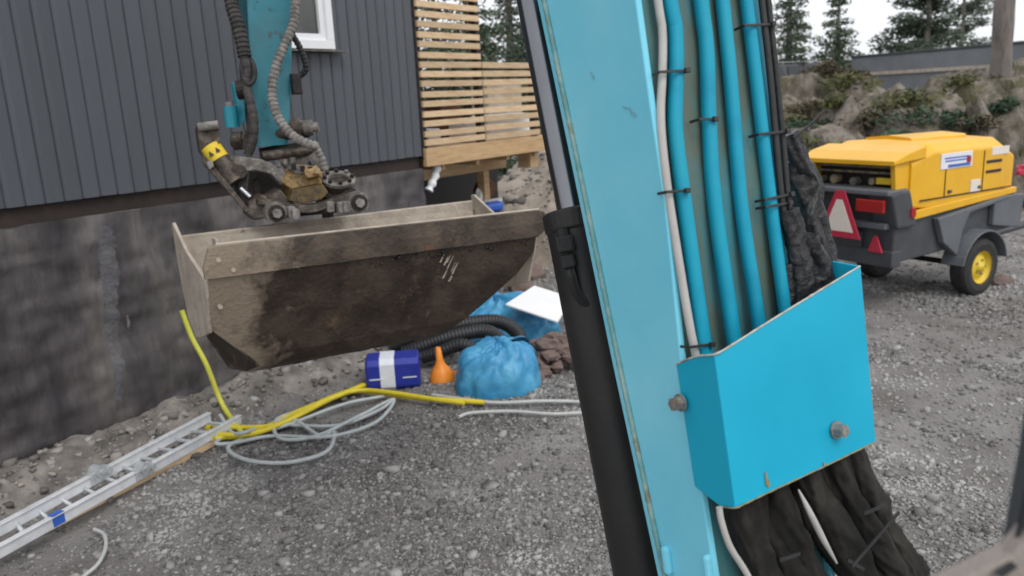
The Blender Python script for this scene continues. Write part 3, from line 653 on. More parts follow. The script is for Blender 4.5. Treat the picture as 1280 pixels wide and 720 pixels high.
# cable ties
def tie(x0, y0, x1, y1, off, tail=0, rr=.018):
    a, b = PB(x0, y0, off), PB(x1, y1, off); d = (b-a).normalized(); up = d.cross(nB).normalized(); m = MB()
    m.box((a+b)/2, b-a, up*.0045, nB*.0016)
    m.box(b-d*.006+nB*.002, d*.009, up*.008, nB*.006)
    m.box(a-nB*.012+d*.001, d*.0016, up*.0045, nB*.024); m.box(b-nB*.012-d*.001, d*.0016, up*.0045, nB*.024)
    return m.build('cable_tie', 'tie', boom, .0008)
for a in ((824, 90, 862, 88, .028), (833, 240, 862, 238, .028), (874, 149, 897, 149, .027), (930, 32, 969, 30, .027), (948, 168, 987, 164, .027), (956, 250, 992, 242, .027), (957, 259, 990, 253, .029), (862, 434, 893, 430, .027)):
    tie(*a)
m_ = MB(); a, b = PB(992, 172, .02), PB(1032, 137, .05); d = (b-a).normalized(); m_.tube(crv([a, a.lerp(b, .5)+V((0, 0, -.002)), b], 6), .0022, 6); m_.build('cable_tie_tail', 'tie', boom)

# hose guard: bent sheet, open above and below
GO = .088
G = lambda px, py, off=GO: HP(px, py, Q+nB*off, nB)
tp = [(893, 443), (912, 433), (950, 409), (1010, 372), (1076, 332)]; bt = [(919, 635), (935, 628), (975, 609), (1035, 581), (1095, 552)]
T = [G(*p) for p in tp]; B = [G(*p) for p in bt]
L0, L1_ = SA(845, 455, .006), SA(868, 608, .006)
Lm0, Lm1 = SA(850, 451, .006).lerp(T[0], .25), SA(889, 632, .006)
m_ = MB(); N_ = 12
rings = []
top_pts = [L0, L0.lerp(T[0], .55)+V((0, 0, .004))]+T; bot_pts = [L1_, SA(890, 632, .006).lerp(B[0], .35)]+B
bk = eA*.12
R0, R1 = T[-1]+eA*.055, B[-1]+eA*.055
top_pts.append(R0); bot_pts.append(R1)
m_.add(top_pts+bot_pts, [(i, i+1, len(top_pts)+i+1, len(top_pts)+i) for i in range(len(top_pts)-1)])
guard = m_.build('hose_guard', 'guard_paint', exc)
so = guard.modifiers.new('thick', 'SOLIDIFY'); so.thickness = .005; so.offset = -1
bv = guard.modifiers.new('bevel', 'BEVEL'); bv.width = .0018; bv.segments = 2; bv.limit_method = 'ANGLE'; bv.angle_limit = .5
# worn bare edge lines (thin weld bead of scraped metal along both rims)
m_ = MB(); m_.tube(even(crv(top_pts[:-1], 6), .006), .0016, 6, fn=lambda i, k, a, p: 1+.5*fbm((i*.5, 0, 2))); m_.build('worn_rim', 'guard_edge', guard)
m_ = MB(); m_.tube(even(crv(bot_pts[1:-1], 6), .006), .0013, 6, fn=lambda i, k, a, p: 1+.7*fbm((i*.5, 3, 2))); m_.build('worn_rim', 'rust_light', guard)
for px_a, py_a, L_ in ((957, 590, .022), (960, 600, .012), (1030, 578, .006)):
    c = G(px_a, py_a, GO+.0012); m_ = MB(); m_.prism([c+eB*.0015, c-eB*.002, c-eB*.003-axis_b*L_, c+eB*.002-axis_b*L_*.8], nB*.0008); m_.build('rust_streak', 'rust_light', guard)
def bolt(c, n, r, h, parent, mat='bolt'):
    m = MB(); m.disc(c+n*.0015, n, r*1.25, .003, 20); m.disc(c+n*(h/2+.003), n, r, h, 6); m.disc(c+n*(h+.0035), n, r*.7, .0015, 16); return m.build('bolt', mat, parent, .0012)
fn_ = (T[-1]-T[0]).cross(B[0]-T[0]).normalized(); fn_ = fn_ if fn_.dot(EYE-T[0]) > 0 else -fn_
bolt(G(1044, 537)+fn_*.002, fn_, .0115, .014, guard); 
ln = (T[0]-L0).cross(L1_-L0).normalized(); ln = ln if ln.dot(EYE-L0) > 0 else -ln
bolt(SA(851, 503, .012), (ln*.6-eB).normalized(), .0115, .014, guard)
# fabric hose sleeves
def sleeve(name, pts, r, mat, seed, parent, amp=.5, seg=44, step=.0035, freq=10):
    p = even(crv(pts, 14), step)
    def f(i, k, a, q):
        L = i*step; ca, sa = math.cos(a), math.sin(a)
        w_ = a+L*3.5+.8*noise.noise(V((L*7, seed, 1)))                        # pleats run along the sleeve and twist
        cw, sw = math.cos(w_), math.sin(w_)
        c1 = max(0, 1-abs(noise.noise(V((cw*1.15+seed, sw*1.15, L*5))))*3.2)
        c2 = noise.noise(V((L*5+seed, ca*1.1, sa*1.1)))
        c3 = max(0, 1-abs(noise.noise(V((L*freq+1.1*ca+seed, ca*.9, sa*.9))))*3.6)
        return 1+amp*(.42*c1**1.5+.7*c2+.34*c3**2-.2)
    m = MB(); m.tube(p, [r*(1+.07*math.sin(i*.11+seed)) for i in range(len(p))], seg, True, f); return m.build(name, mat, parent)
sl = [([(925, 560), (928, 640), (956, 720), (994, 790)], .029, .036), ([(945, 540), (962, 610), (985, 670), (1030, 760)], .030, .036), ([(985, 530), (1010, 610), (1050, 680), (1100, 770)], .030, .034),
      ([(1020, 510), (1050, 600), (1080, 660), (1135, 740), (1170, 790)], .027, .040), ([(1045, 480), (1060, 570), (1090, 640), (1128, 705), (1178, 780)], .029, .032), ([(942, 560), (940, 640), (990, 720), (1050, 800)], .034, .018), ([(1000, 545), (1030, 625), (1080, 712), (1140, 800)], .034, .008)]
for i, (pts, r_, off) in enumerate(sl): sleeve('hose_sleeve', [PB(x, y, off) for x, y in pts], r_, 'fabric', i*3.7, exc)
sl2 = [([(984, 168), (1000, 205), (1018, 235), (1012, 275), (1030, 330), (1040, 420)], [.015], .0), ([(990, 200), (1006, 250), (1022, 300), (1035, 360), (1045, 450)], [.024], -.015), ([(985, 262), (994, 300), (1003, 350), (1010, 420), (1015, 480)], [.020], .02), ([(1000, 300), (1020, 340), (1030, 390), (1040, 460)], [.026], .02), ([(985, 330), (990, 380), (995, 440)], [.016], .01)]
for i, (pts, r_, off) in enumerate(sl2): sleeve('plastic_sleeve', [PB(x, y, off) for x, y in pts], r_[0], 'black_wet', 20+i*5.1, exc, .42, 32, .004, 34)
pipe('pale_cable', [(899, 634), (902, 652), (913, 684), (936, 722), (960, 780)], .005, .07, 'grey_hose', exc, False)
m_ = MB(); m_.tube(crv([PB(998, 612, .075), PB(1012, 640, .084), PB(1030, 676, .084), PB(1046, 704, .080)], 6), [.0015+.004*math.sin(math.pi*min(1, i/18)) for i in range(19)], 8); m_.build('hose_strip', 'grey_hose', exc)
for (x0, y0, x1, y1) in ((1065, 708, 1124, 640), (975, 700, 1000, 692), (1080, 642, 1104, 632), (1060, 700, 1080, 712)):
    a, b = PB(x0, y0, .092), PB(x1, y1, .086); m_ = MB(); d = (b-a); up = d.cross(nB).normalized(); m_.box((a+b)/2, d, up*.006, nB*.002); m_.build('sleeve_tie', 'tie', exc)
# small welded lugs low on the boom
for (x, y, r_) in ((834, 700, .016), (886, 712, .012)):
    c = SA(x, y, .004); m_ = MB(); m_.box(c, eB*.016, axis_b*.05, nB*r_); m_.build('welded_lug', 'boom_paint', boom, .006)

# boom lift cylinder in front of the boom
Qm = Q+eB*WBM/2; CM = lambda px, py: HP(px, py, Qm, eB)
ctop, cmid, cbot = CM(667, 0), CM(717, 262), CM(806, 720)
cd = (cmid-cbot).normalized()
barrel_top = cmid; rod_top = cmid+cd*1.3; b_bot = cbot-cd*.45
m_ = MB(); m_.tube([b_bot, b_bot.lerp(barrel_top, .3), barrel_top-cd*.004], .066, 36); cyl = m_.build('boom_cylinder', 'cyl_black', exc)
m_ = MB(); m_.tube([barrel_top-cd*.045, barrel_top-cd*.04, barrel_top-cd*.004, barrel_top], [.067, .070, .070, .064], 36, smooth=False); m_.build('cylinder_gland', 'cyl_black', cyl, .002)
m_ = MB(); m_.tube([barrel_top-cd*.02, rod_top], .036, 32); m_.build('piston_rod', 'chrome', cyl)
c = P(706, 305, (CM(725, 303)-EYE).dot(-V((Xc.z, Yc.z, UPc.z)))-.066)
vd = (EYE-c).normalized(); sx = cd.cross(vd).normalized()
m_ = MB(); m_.box(c, cd*.034, sx*.034, vd*.05); m_.box(c-cd*.036, cd*.028, sx*.028, vd*.04); m_.disc(c+cd*.022, cd, .013, .02, 6); m_.build('hose_fitting', 'rubber', cyl, .004)
dz = (c-EYE).dot(-V((Xc.z, Yc.z, UPc.z)))
m_ = MB(); m_.tube(crv([c-cd*.05, P(714, 345, dz-.01), P(722, 368, dz), P(740, 383, dz+.01), P(770, 392, dz+.03)], 8), .011, 12); m_.build('cylinder_hose', 'rubber', cyl)
# swing post below the frame that carries boom and cylinder
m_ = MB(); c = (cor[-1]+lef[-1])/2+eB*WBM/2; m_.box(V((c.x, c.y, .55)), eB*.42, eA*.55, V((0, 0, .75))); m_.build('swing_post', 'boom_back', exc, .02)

# ---- arm
ad = 4.25
at_, ab_ = P(338, -120, ad+.1), P(338, 183, ad-.05)
f0, f1 = P(311, 0, ad), P(366, 0, ad); armw = (f1-f0).length*.93
def arm_sec(px, py, d, wv, tv): 
    c = P(px, py, d); return [c-eB*wv/2, c+eB*wv/2, c+eB*wv/2+eA*tv, c-eB*wv/2+eA*tv]
m_ = MB(); m_.loft([arm_sec(338, -330, ad+.15, .25, .30), arm_sec(338, 0, ad+.02, .245, .26), arm_sec(338.5, 110, ad, .215, .23), arm_sec(340, 182, ad, .175, .18)]); arm = m_.build('arm', 'arm_paint', exc, .008)
m_ = MB(); m_.loft([[p-eA*.003 for p in arm_sec(338, -20, ad+.02, .17, .002)], [p-eA*.003 for p in arm_sec(338, 18, ad+.02, .17, .002)]]); m_.build('wear_plate', 'arm_chipped', arm)
# pivot pin at arm end
pl, pr = P(303, 174, ad+.03), P(382, 164, ad+.05); pd = (pr-pl).normalized()
m_ = MB(); m_.tube([pl-pd*.02, pr+pd*.02], .034, 16); m_.build('arm_pin', 'steel_dirty', arm)
for c, r_ in ((P(298, 176, ad+.0), .048), (P(371, 162, ad), .058)):
    m_ = MB(); m_.disc(c, pd, r_, .05, 22); m_.disc(c, pd, r_*.62, .075, 18); m_.build('pin_boss', 'steel_dirty', arm, .005)
c = P(384, 160, ad+.02); m_ = MB(); m_.disc(c, pd, .042, .06, 20); m_.disc(c+pd*.04, pd, .026, .04, 14); m_.build('pin_cap', 'steel_grey', arm, .005)
# cyan bracket on the left of the arm with link
m_ = MB(); br_ = [P(291, 104, ad+.05), P(300, 100, ad+.05), P(306, 112, ad+.05), P(307, 150, ad+.05), P(300, 158, ad+.05), P(290, 152, ad+.05), P(296, 130, ad+.05)]; m_.prism(br_, eA*.08); bk_ = m_.build('side_bracket', 'arm_clean', arm, .006)
m_ = MB(); c = P(289, 146, ad); m_.tube([c+V((0, 0, .055)), c-V((0, 0, .055))], .036, 16); m_.build('bracket_knuckle', 'arm_clean', arm, .004)
m_ = MB(); c = P(287, 132, ad); m_.tube([c+V((0, 0, .02)), c-V((0, 0, .05))], .022, 12); m_.build('knuckle_bolt', 'sleeve_grey', arm)
m_ = MB(); m_.disc(P(304, 112, ad-.02), pd, .05, .06, 18); m_.build('bracket_bush', 'steel_dark', arm, .004)
# spiral wrapped hoses
def wrap(name, pts, r, mat, d, parent, pitch=.020, amp=.10):
    p = even(crv([P(x, y, d+dz) for x, y, dz in pts], 14), pitch/4); m = MB()
    m.tube(p, [r*(1+amp*(.55 if i % 4 < 3 else -1.6)) for i in range(len(p))], 12, smooth=False); return m.build(name, mat, parent)
wrap('wrapped_hose', [(285, -60, -.05), (289, 0, -.08), (297, 30, -.1), (303, 55, -.1), (306, 72, -.1)], .034, 'sleeve_dark', ad, arm, .026)
for i, pts in enumerate(([(304, 66, -.1), (309, 85, -.1), (308, 105, -.1), (312, 125, -.12), (317, 150, -.12), (316, 175, -.1), (309, 196, -.08)], [(308, 66, -.08), (317, 82, -.1), (318, 98, -.1), (310, 106, -.12), (303, 94, -.1), (305, 75, -.08)], [(304, 70, -.1), (304, 95, -.08), (310, 120, -.08), (314, 150, -.08), (306, 186, -.06)])):
    wrap('bundled_hose', pts, (.024, .012, .018)[i], 'sleeve_dark' if i != 1 else 'rubber', ad, arm, .05, .05)
wrap('ribbed_hose', [(374, -60, -.04), (370, 0, -.08), (366, 32, -.1), (353, 62, -.12), (343, 90, -.12), (340, 118, -.12), (347, 145, -.12), (362, 166, -.12), (380, 178, -.12), (397, 183, -.1)], .023, 'sleeve_grey', ad, arm, .024)
wrap('ribbed_hose', [(394, 182, -.1), (399, 192, -.08), (405, 206, -.06), (408, 222, -.04)], .019, 'sleeve_grey', ad, arm, .024)
wrap('side_hose', [(363, 40, -.06), (374, 58, -.04), (381, 76, -.02), (382, 88, 0), (373, 97, .02), (368, 110, .02)], .016, 'rubber', ad, arm, .02)
m_ = MB(); m_.box(P(370, 105, ad+.02), eB*.05, eA*.06, V((0, 0, .11))); m_.build('hose_block', 'steel_dark', arm, .006)

# ---- coupler with tilt
cp_t = P(360, 215, 4.2)
def plate(pxs, d, th, mat, name, parent, bevel=.004, dirv=None):
    m = MB(); m.prism([P(x, y, d) for x, y in pxs], (dirv or eA)*th); return m.build(name, mat, parent, bevel)
coup = plate([(283, 199), (297, 195), (327, 199), (352, 210), (362, 222), (352, 232), (340, 218), (318, 213), (301, 216), (290, 226), (281, 218)], 4.10, .10, 'steel_grey', 'coupler', exc, .006)
m_ = MB(); a, b = P(327, 196, 4.12), P(398, 187, 4.3); m_.tube([a, b], .026, 16); m_.build('cross_tube', 'steel_dirty', coup)
for x, y in ((348, 205), (356, 202), (366, 200)):
    m_ = MB(); c = P(x, y, 4.1); m_.disc(c, eZ, .014, .025, 8); m_.build('bolt', 'steel_grey', coup)
plate([(325, 186), (345, 182), (395, 176), (398, 184), (350, 191), (328, 195)], 4.3, .05, 'steel_dark', 'cross_plate', coup)
plate([(300, 214), (345, 214), (362, 226), (352, 240), (330, 252), (312, 252), (300, 236)], 4.32, .06, 'steel_dark', 'inner_frame', coup)
plate([(316, 224), (322, 222), (326, 248), (318, 250)], 4.22, .05, 'steel_dirty', 'inner_rib', coup)
plate([(380, 190), (395, 184), (402, 196), (401, 216), (392, 212), (388, 202), (360, 212), (352, 204)], 4.26, .06, 'steel_grey', 'arch_arm', coup)
# tilt cylinder at the left
ta, tb = P(262, 182, 4.02), P(304, 240, 4.05); td = (tb-ta).normalized()
m_ = MB(); m_.tube([ta, tb-td*.06], .048, 24); tcyl = m_.build('tilt_cylinder', 'steel_dirty', exc, .004)
m_ = MB(); m_.tube([ta+td*.005, ta+td*.085], .050, 24); m_.build('yellow_band', 'yellow_band', tcyl)
vv = (EYE-ta).normalized(); vv = (vv-vv.dot(td)*td).normalized(); sv = td.cross(vv)
for off in (-.018, .02):
    c = ta+td*.045+vv*.0495+sv*off; m_ = MB(); m_.prism([c+td*.016+sv*.013, c+td*.016-sv*.013, c-td*.012], vv*.003); m_.build('warning_mark', 'ink', tcyl)
m_ = MB(); m_.tube([tb-td*.02, P(313, 247, 4.05)], .016, 14); m_.build('cylinder_rod', 'chrome', tcyl)
plate([(246, 161), (249, 155), (272, 153), (275, 157), (275, 180), (268, 178), (258, 180), (255, 196), (250, 190)], 4.0, .08, 'steel_dirty', 'end_bracket', tcyl, .006)
m_ = MB(); m_.tube([P(248, 159, 3.97), P(273, 156, 3.99)], .022, 14); m_.build('bracket_lip', 'sleeve_grey', tcyl)
plate([(252, 190), (258, 196), (312, 262), (308, 266), (254, 205)], 4.0, .03, 'steel_dirty', 'guide_strip', tcyl)
plate([(258, 203), (265, 200), (268, 208), (262, 212)], 3.97, .03, 'sleeve_grey', 'strip_clip', tcyl)
plate([(290, 212), (304, 208), (312, 216), (310, 240), (322, 260), (316, 274), (300, 252)], 4.06, .10, 'steel_dark', 'cylinder_guard', tcyl, .01)
c = P(298, 214, 4.03); m_ = MB(); m_.disc(c, eA, .035, .05, 18); m_.build('cylinder_eye', 'steel_dirty', tcyl, .005)
# rotator body
rot = plate([(363, 215), (375, 207), (395, 208), (404, 230), (365, 237), (352, 228)], 4.06, .16, 'ochre', 'rotator_body', exc, .008)
plate([(365, 237), (404, 230), (411, 241), (402, 250), (376, 255), (361, 251)], 4.00, .2, 'ochre_dark', 'rotator_base', rot, .006)
plate([(362, 212), (370, 206), (388, 209), (384, 217), (370, 217)], 4.03, .08, 'steel_grey', 'top_flange', rot, .004)
blob_rock('grease_lump', None, 'ochre', P(392, 216, 4.02), .045, 3.0, parent=rot)
for x, y in ((367, 209), (378, 211), (388, 212)):
    m_ = MB(); m_.disc(P(x, y, 4.0), eZ, .014, .03, 6); m_.build('bolt', 'steel_dark', rot)
fr = V((.15, -.35, .92)).normalized()
c = P(423, 226, 4.14); m_ = MB(); m_.disc(c-fr*.03, fr, .078, .05, 28); rg = m_.build('ring_flange', 'steel_dirty', exc, .004)
m_ = MB(); m_.disc(c+fr*.006, fr, .088, .022, 32, .052); m_.build('flange_ring', 'steel_grey', rg, .004)
u = fr.orthogonal().normalized(); q = fr.cross(u)
for k in range(8):
    a = k*math.pi/4+.3; m_ = MB(); m_.disc(c+fr*.024+(u*math.cos(a)+q*math.sin(a))*.070, fr, .011, .018, 6); m_.build('bolt', 'steel_dark' if k else 'sleeve_grey', rg)
plate([(392, 228), (408, 222), (416, 238), (445, 236), (446, 247), (418, 250), (400, 246)], 4.10, .14, 'steel_dark', 'flange_mount', rg)
# lower hitch with a wavy front plate and four bosses
up_, lo_ = [], []
for i in range(25):
    t = i/24; x = 322+126*t; yy = 256-9*t+5.5*math.sin(2*math.pi*t+math.pi*1.5-.0)*-1*(-1)
    yy = 255-9*t+6*(-math.cos(2*math.pi*t)); up_.append((x, yy)); lo_.append((x, yy+7+3*abs(math.sin(math.pi*t))))
hit = plate(up_+lo_[::-1], 3.96, .05, 'steel_dirty', 'bucket_hitch', exc, .004)
plate([(310, 252), (330, 243), (340, 252), (336, 272), (318, 276), (309, 268)], 4.0, .14, 'steel_dirty', 'hitch_block', hit, .01)
plate([(335, 246), (350, 236), (362, 250), (380, 262), (336, 268)], 4.05, .15, 'steel_dirty', 'hitch_cheek', hit, .006)
plate([(404, 250), (440, 240), (448, 246), (446, 262), (404, 264)], 4.10, .15, 'steel_dirty', 'hitch_cheek', hit, .006)
plate([(345, 262), (440, 250), (440, 264), (345, 274)], 4.08, .10, 'steel_dark', 'hitch_floor', hit, .006)
for x, y, d in ((345, 266, 3.92), (448, 253, 3.98)):
    c = P(x, y, d); n = (EYE-c); n = (-eA+n.normalized()*.35).normalized()
    m_ = MB(); m_.disc(c-n*-.0-n*.02, n, .054, .07, 26); m_.build('pin_boss', 'steel_grey', hit, .006)
    m_ = MB(); m_.disc(c+n*.018, n, .040, .012, 22); m_.build('pin_washer', 'steel_dark', hit)
    m_ = MB(); m_.disc(c+n*.032, n, .024, .030, 6); m_.build('bolt', 'sleeve_grey', hit, .004)
for x, y, d in ((364, 265, 3.93), (369, 268, 3.9), (412, 258, 3.98), (426, 259, 3.97), (432, 258, 3.96)):
    c = P(x, y, d); m_ = MB(); m_.box(c, eB*.035, eA*.06, V((0, 0, .055))); m_.build('hitch_lug', 'sleeve_grey', hit, .006)

# ---- bucket in the excavator's own axes
O = HZ(251, 309, 1.67); O.z = 0
BTILT = .035; BWD = (HZ(678, 262, 1.67-BTILT)-HZ(251, 309, 1.67)); BWD.z = 0; sB = V((BWD.x, BWD.y, 0)).normalized(); BL = BWD.length; tB = V((-sB.y, sB.x, 0))
def BP(s, t, z): return O+sB*s+tB*t+V((0, 0, z-BTILT*s/BL))
prof = [(.010, 1.535), (.035, 1.45), (.075, 1.33), (.115, 1.22), (.155, 1.12), (.20, 1.055), (.28, 1.015), (.38, 1.015), (.47, 1.06), (.56, 1.16), (.62, 1.31), (.655, 1.47), (.675, 1.62)]
def end_s(z, left, t=0.0):     # the shell's ends slope inwards low down
    k = max(0, 1.30-z)/.26 if left else max(0, 1.40-z)/.36
    tw = max(0, min(1, (t-.14)/.28)); tw = tw*tw*(3-2*tw)
    return min(1, k)*((.24-.13*tw) if left else .48)
m_ = MB(); rings = []; ND = 48
for t, z in prof:
    a, b = .012+end_s(z, True, t), BL-.045-end_s(z, False, t)
    rings.append([BP(a+(b-a)*i/ND, t, z+.004*fbm((i*.3, t*5, z*5))) for i in range(ND+1)])
m_.loft(rings, False, False, False)
bucket = m_.build('bucket', 'mud', exc)
bme = bucket.data; at_r = bme.attributes.new('span', 'FLOAT', 'POINT'); o0 = wloc(bucket)
vals = []
for v in bme.vertices:
    s = ((v.co+o0)-O).dot(sB); z = (v.co+o0).z; vals.append(min(1, max(0, (s-.02)/.55))*.62-.05+.25*max(0, (1.50-z))*.6)
at_r.data.foreach_set('value', vals)
so = bucket.modifiers.new('thick', 'SOLIDIFY'); so.thickness = .014; so.offset = 0
# dry tan lining inside (thin dried mud layer of the inner face)
m_ = MB(); rings = []
for t, z in prof[3:]:
    a, b = .022+end_s(z, True), BL-.055-end_s(z, False); tt = t-.018 if t > .3 else t+.012; zz = z+.016 if .1 < t < .6 else z
    rings.append([BP(a+(b-a)*i/16, tt, zz) for i in range(17)])
m_.loft(rings, False, False, False); m_.build('dried_mud_lining', 'tan_dust', bucket)
# back rim
m_ = MB(); m_.box(BP(BL/2-.02, .680, 1.625), sB*(BL-.05), tB*.03, V((0, 0, .055))); m_.build('back_rim', 'tan_dust', bucket, .006)
# cutting edge: thick bar with rounded corners, proud of the shell
ce = []
for (s, z) in ((-.004, 1.535), (BL+.006, 1.535+.02), (BL+.012, 1.56), (BL+.016, 1.655), (BL+.010, 1.672)): ce.append((s, z))
left_round = [(.05-.052*math.sin(a)*1.0, 1.672-.09*(1-math.cos(a))) for a in [i*math.pi/14 for i in range(8)]]
poly = [(-.002, 1.535), (.10, 1.533), (BL-.10, 1.533), (BL-.03, 1.535), (BL+.004, 1.57), (BL+.008, 1.655), (BL-.004, 1.672)]+left_round
m_ = MB(); rings = []
for i in range(61):
    s_ = -.002+(BL+.010)*(i/60)**1.0
    dl = max(0, .05-s_)/.052; dr = max(0, s_-(BL-.03))/.04
    z1 = 1.672-.09*(1-math.sqrt(max(0, 1-min(1, dl)**2)))-.015*dr; z0 = 1.534+.036*dr+.002*fbm((s_*6, 1, 2))
    rings.append([BP(s_, -.012, z0), BP(s_, -.016+.002*fbm((s_*5, 2, 2)), (z0+z1)/2), BP(s_, -.012, z1-.004), BP(s_, -.006, z1), BP(s_, .010, z1), BP(s_, .016, z1-.004), BP(s_, .016, z0)])
m_.loft(rings)
M['edge_mud'] = mk('dusty_cutting_edge', [(.060, .046, .035), (.10, .080, .062), (.15, .122, .096)], 6, .75, 0, .3, 60, stretch=(1, 1, 1), spots=((.23, .185, .14), 7, .60))
ceo = m_.build('cutting_edge', 'mud_edge', bucket)
m_ = MB(); m_.tube([BP(.06, .006, 1.672), BP(BL-.02, .006, 1.672)], .007, 8); m_.build('edge_lip', 'tan_dust', bucket)
sp_ = ceo.data.attributes.new('span', 'FLOAT', 'POINT'); o0 = wloc(ceo)
sp_.data.foreach_set('value', [min(1, max(0, ((v.co+o0)-O).dot(sB)-.02)/.55)*.62-.12-.5*max(0, (v.co+o0).z-1.60) for v in ceo.data.vertices])
# rusty streak on the edge
sx_ = 1.03
m_ = MB(); m_.prism([BP(sx_-.008, -.0135, 1.63), BP(sx_+.008, -.0135, 1.635), BP(sx_+.018, -.0135, 1.59), BP(sx_+.03, -.0135, 1.55), BP(sx_+.02, -.0135, 1.535), BP(sx_-.012, -.0135, 1.54), BP(sx_-.016, -.0135, 1.58)], tB*.004); m_.build('rust_flake', 'rust', bucket)
# side plates
for left in (True, False):
    pts = []
    sgn = 1 if left else -1; base = 0 if left else BL-.03
    out = [(.675, 1.69), (.655, 1.695), (.45, 1.66), (.16, 1.56), (.03, 1.53)]+[(t, z) for t, z in prof if z > 1.27]
    out = [(.690, 1.70), (.660, 1.705), (.40, 1.60), (.05, 1.53), (.012, 1.52), (.035, 1.44), (.075, 1.34), (.10, 1.275), (.30, 1.21), (.46, 1.175), (.60, 1.25), (.64, 1.36), (.675, 1.50)]
    m_ = MB(); m_.prism([BP(base, t, z) for t, z in out], sB*.016*sgn)
    m_.build('side_plate', 'tan_dust', bucket, .003)
    lo = [(.10, 1.285), (.115, 1.22), (.155, 1.12), (.20, 1.055), (.28, 1.015), (.38, 1.015), (.47, 1.06), (.56, 1.16), (.60, 1.25)]
    m_ = MB(); m_.add([BP((base+.006*sgn)+(end_s(z, left, t)-.008)*sgn, t, z) for t, z in lo], [tuple(range(len(lo)))]); cpt = m_.build('corner_plate', 'mud', bucket)
    sp_ = cpt.data.attributes.new('span', 'FLOAT', 'POINT'); sp_.data.foreach_set('value', [.6]*len(cpt.data.vertices))
for s, z in ((.06, 1.61), (.05, 1.40), (.115, 1.56)):
    m_ = MB(); m_.disc(BP(s, -.008 if z > 1.5 else .035, z), -tB, .010, .02, 10); m_.build('plug', 'tan_dust', bucket)
m_ = MB(); m_.box(BP(.07, .05, 1.66), sB*.014, tB*.08, V((0, 0, .07))); m_.build('inner_gusset', 'tan_dust', bucket, .003)
# dried clods under the edge on the right
r = np.random.RandomState(3); n = 260
pp = np.array([list(BP(a, .008+.02*abs(r.normal()), 1.522+r.normal()*.012)) for a in np.clip(r.normal(1.15, .22, n), .6, BL-.1)])
cl = stones('mud_clods', 'steel_dark', pp, r.uniform(.006, .022, n), 9); cl.parent = exc; cl.location = -wloc(exc); cl['kind'] = 'stuff'
# pale scrape marks on the shell, right of the middle
for k in range(9):
    s0_ = 1.13+rnd.uniform(-.05, .05); z0_ = 1.44+rnd.uniform(-.10, .05); L = rnd.uniform(.02, .09); w_ = rnd.uniform(.002, .006)
    tz = lambda z: np.interp(z, [1.12, 1.22, 1.33, 1.45, 1.535], [.155, .115, .075, .035, .010])-.0085
    a_, b_ = (s0_, z0_), (s0_+L*.45, z0_+L); m_ = MB()
    m_.prism([BP(a_[0]-w_, tz(a_[1]), a_[1]), BP(a_[0]+w_, tz(a_[1]), a_[1]), BP(b_[0]+w_*.3, tz(b_[1]), b_[1]), BP(b_[0]-w_*.5, tz(b_[1]), b_[1])], tB*.003); m_.build('scrape_mark', 'tan_dust', bucket)
# lugs up to the coupler
for s in (BL*.30, BL*.46):
    m_ = MB(); m_.prism([BP(s, .69, 1.62), BP(s, .80, 1.60), BP(s, .80, 1.74), BP(s, .72, 1.78), BP(s, .68, 1.70)], sB*.03); m_.build('bucket_lug', 'steel_dirty', bucket, .004)

# ---- cab frame by the camera
dcab = .62
plate([(1288, 440), (1330, 440), (1320, 720), (1272, 720), (1247, 692), (1256, 640), (1270, 560)], dcab, .03, 'cab_grey', 'cab_pillar', exc, .004, dirv=V((0, -1, 0)))
cg = [P(x, y, dcab-.02) for x, y in ((1300, 560), (1284, 640), (1276, 672), (1262, 690), (1235, 704), (1200, 722), (1150, 748))]
m_ = MB(); m_.tube(crv(cg, 8), .0042, 10); m_.build('window_seal', 'rubber', exc)
ct = plate([(1300, 640), (1284, 676), (1266, 696), (1240, 708), (1204, 726), (1150, 752), (1150, 800), (1320, 800)], dcab-.03, .02, 'cab_beige', 'cab_trim', exc, .003, dirv=V((0, 1, 0)))
plate([(1246, 718), (1268, 705), (1273, 709), (1252, 723)], dcab-.036, .004, 'rubber', 'trim_slot', ct, 0, dirv=V((0, 1, 0)))

# ------------------------------------------------------------------ compressor trailer
zc = 1.48
Ca = HZ(1130, 200, zc); Cb = HZ(1012, 195, zc)
tv = V((Cb.x-Ca.x, Cb.y-Ca.y, 0)); TWD = tv.length; tv.normalize(); tu = V((tv.y, -tv.x, 0))
Ca.z = 0
tr = thing('compressor_trailer', 'yellow and dark grey towable compressor with a white and red triangle on its back', 'compressor', Ca+tu*1.2+tv*TWD/2)
def TP(u, v, z): return Ca+tu*u+tv*v+V((0, 0, z))
TL = 2.0
def tsec(u, v0, v1, zs, ch=.10):     # roof cross-section with chamfered shoulders
    z0, z1 = zs; return [TP(u, v0, z0), TP(u, v0, z1-ch), TP(u, v0+ch*1.1, z1-.01), TP(u, (v0+v1)/2, z1+.012), TP(u, v1-ch*1.1, z1-.01), TP(u, v1, z1-ch), TP(u, v1, z0)]
m_ = MB()
m_.loft([tsec(.12, 0, TWD, (1.02, 1.53)), tsec(.45, -.02, TWD+.02, (.98, 1.62)), tsec(1.55, -.02, TWD+.02, (.98, 1.60)), tsec(1.86, .03, TWD-.03, (1.0, 1.48)), tsec(1.99, .10, TWD-.10, (1.06, 1.36), .07)])
can = m_.build('canopy', 'comp_yellow', tr, .018)
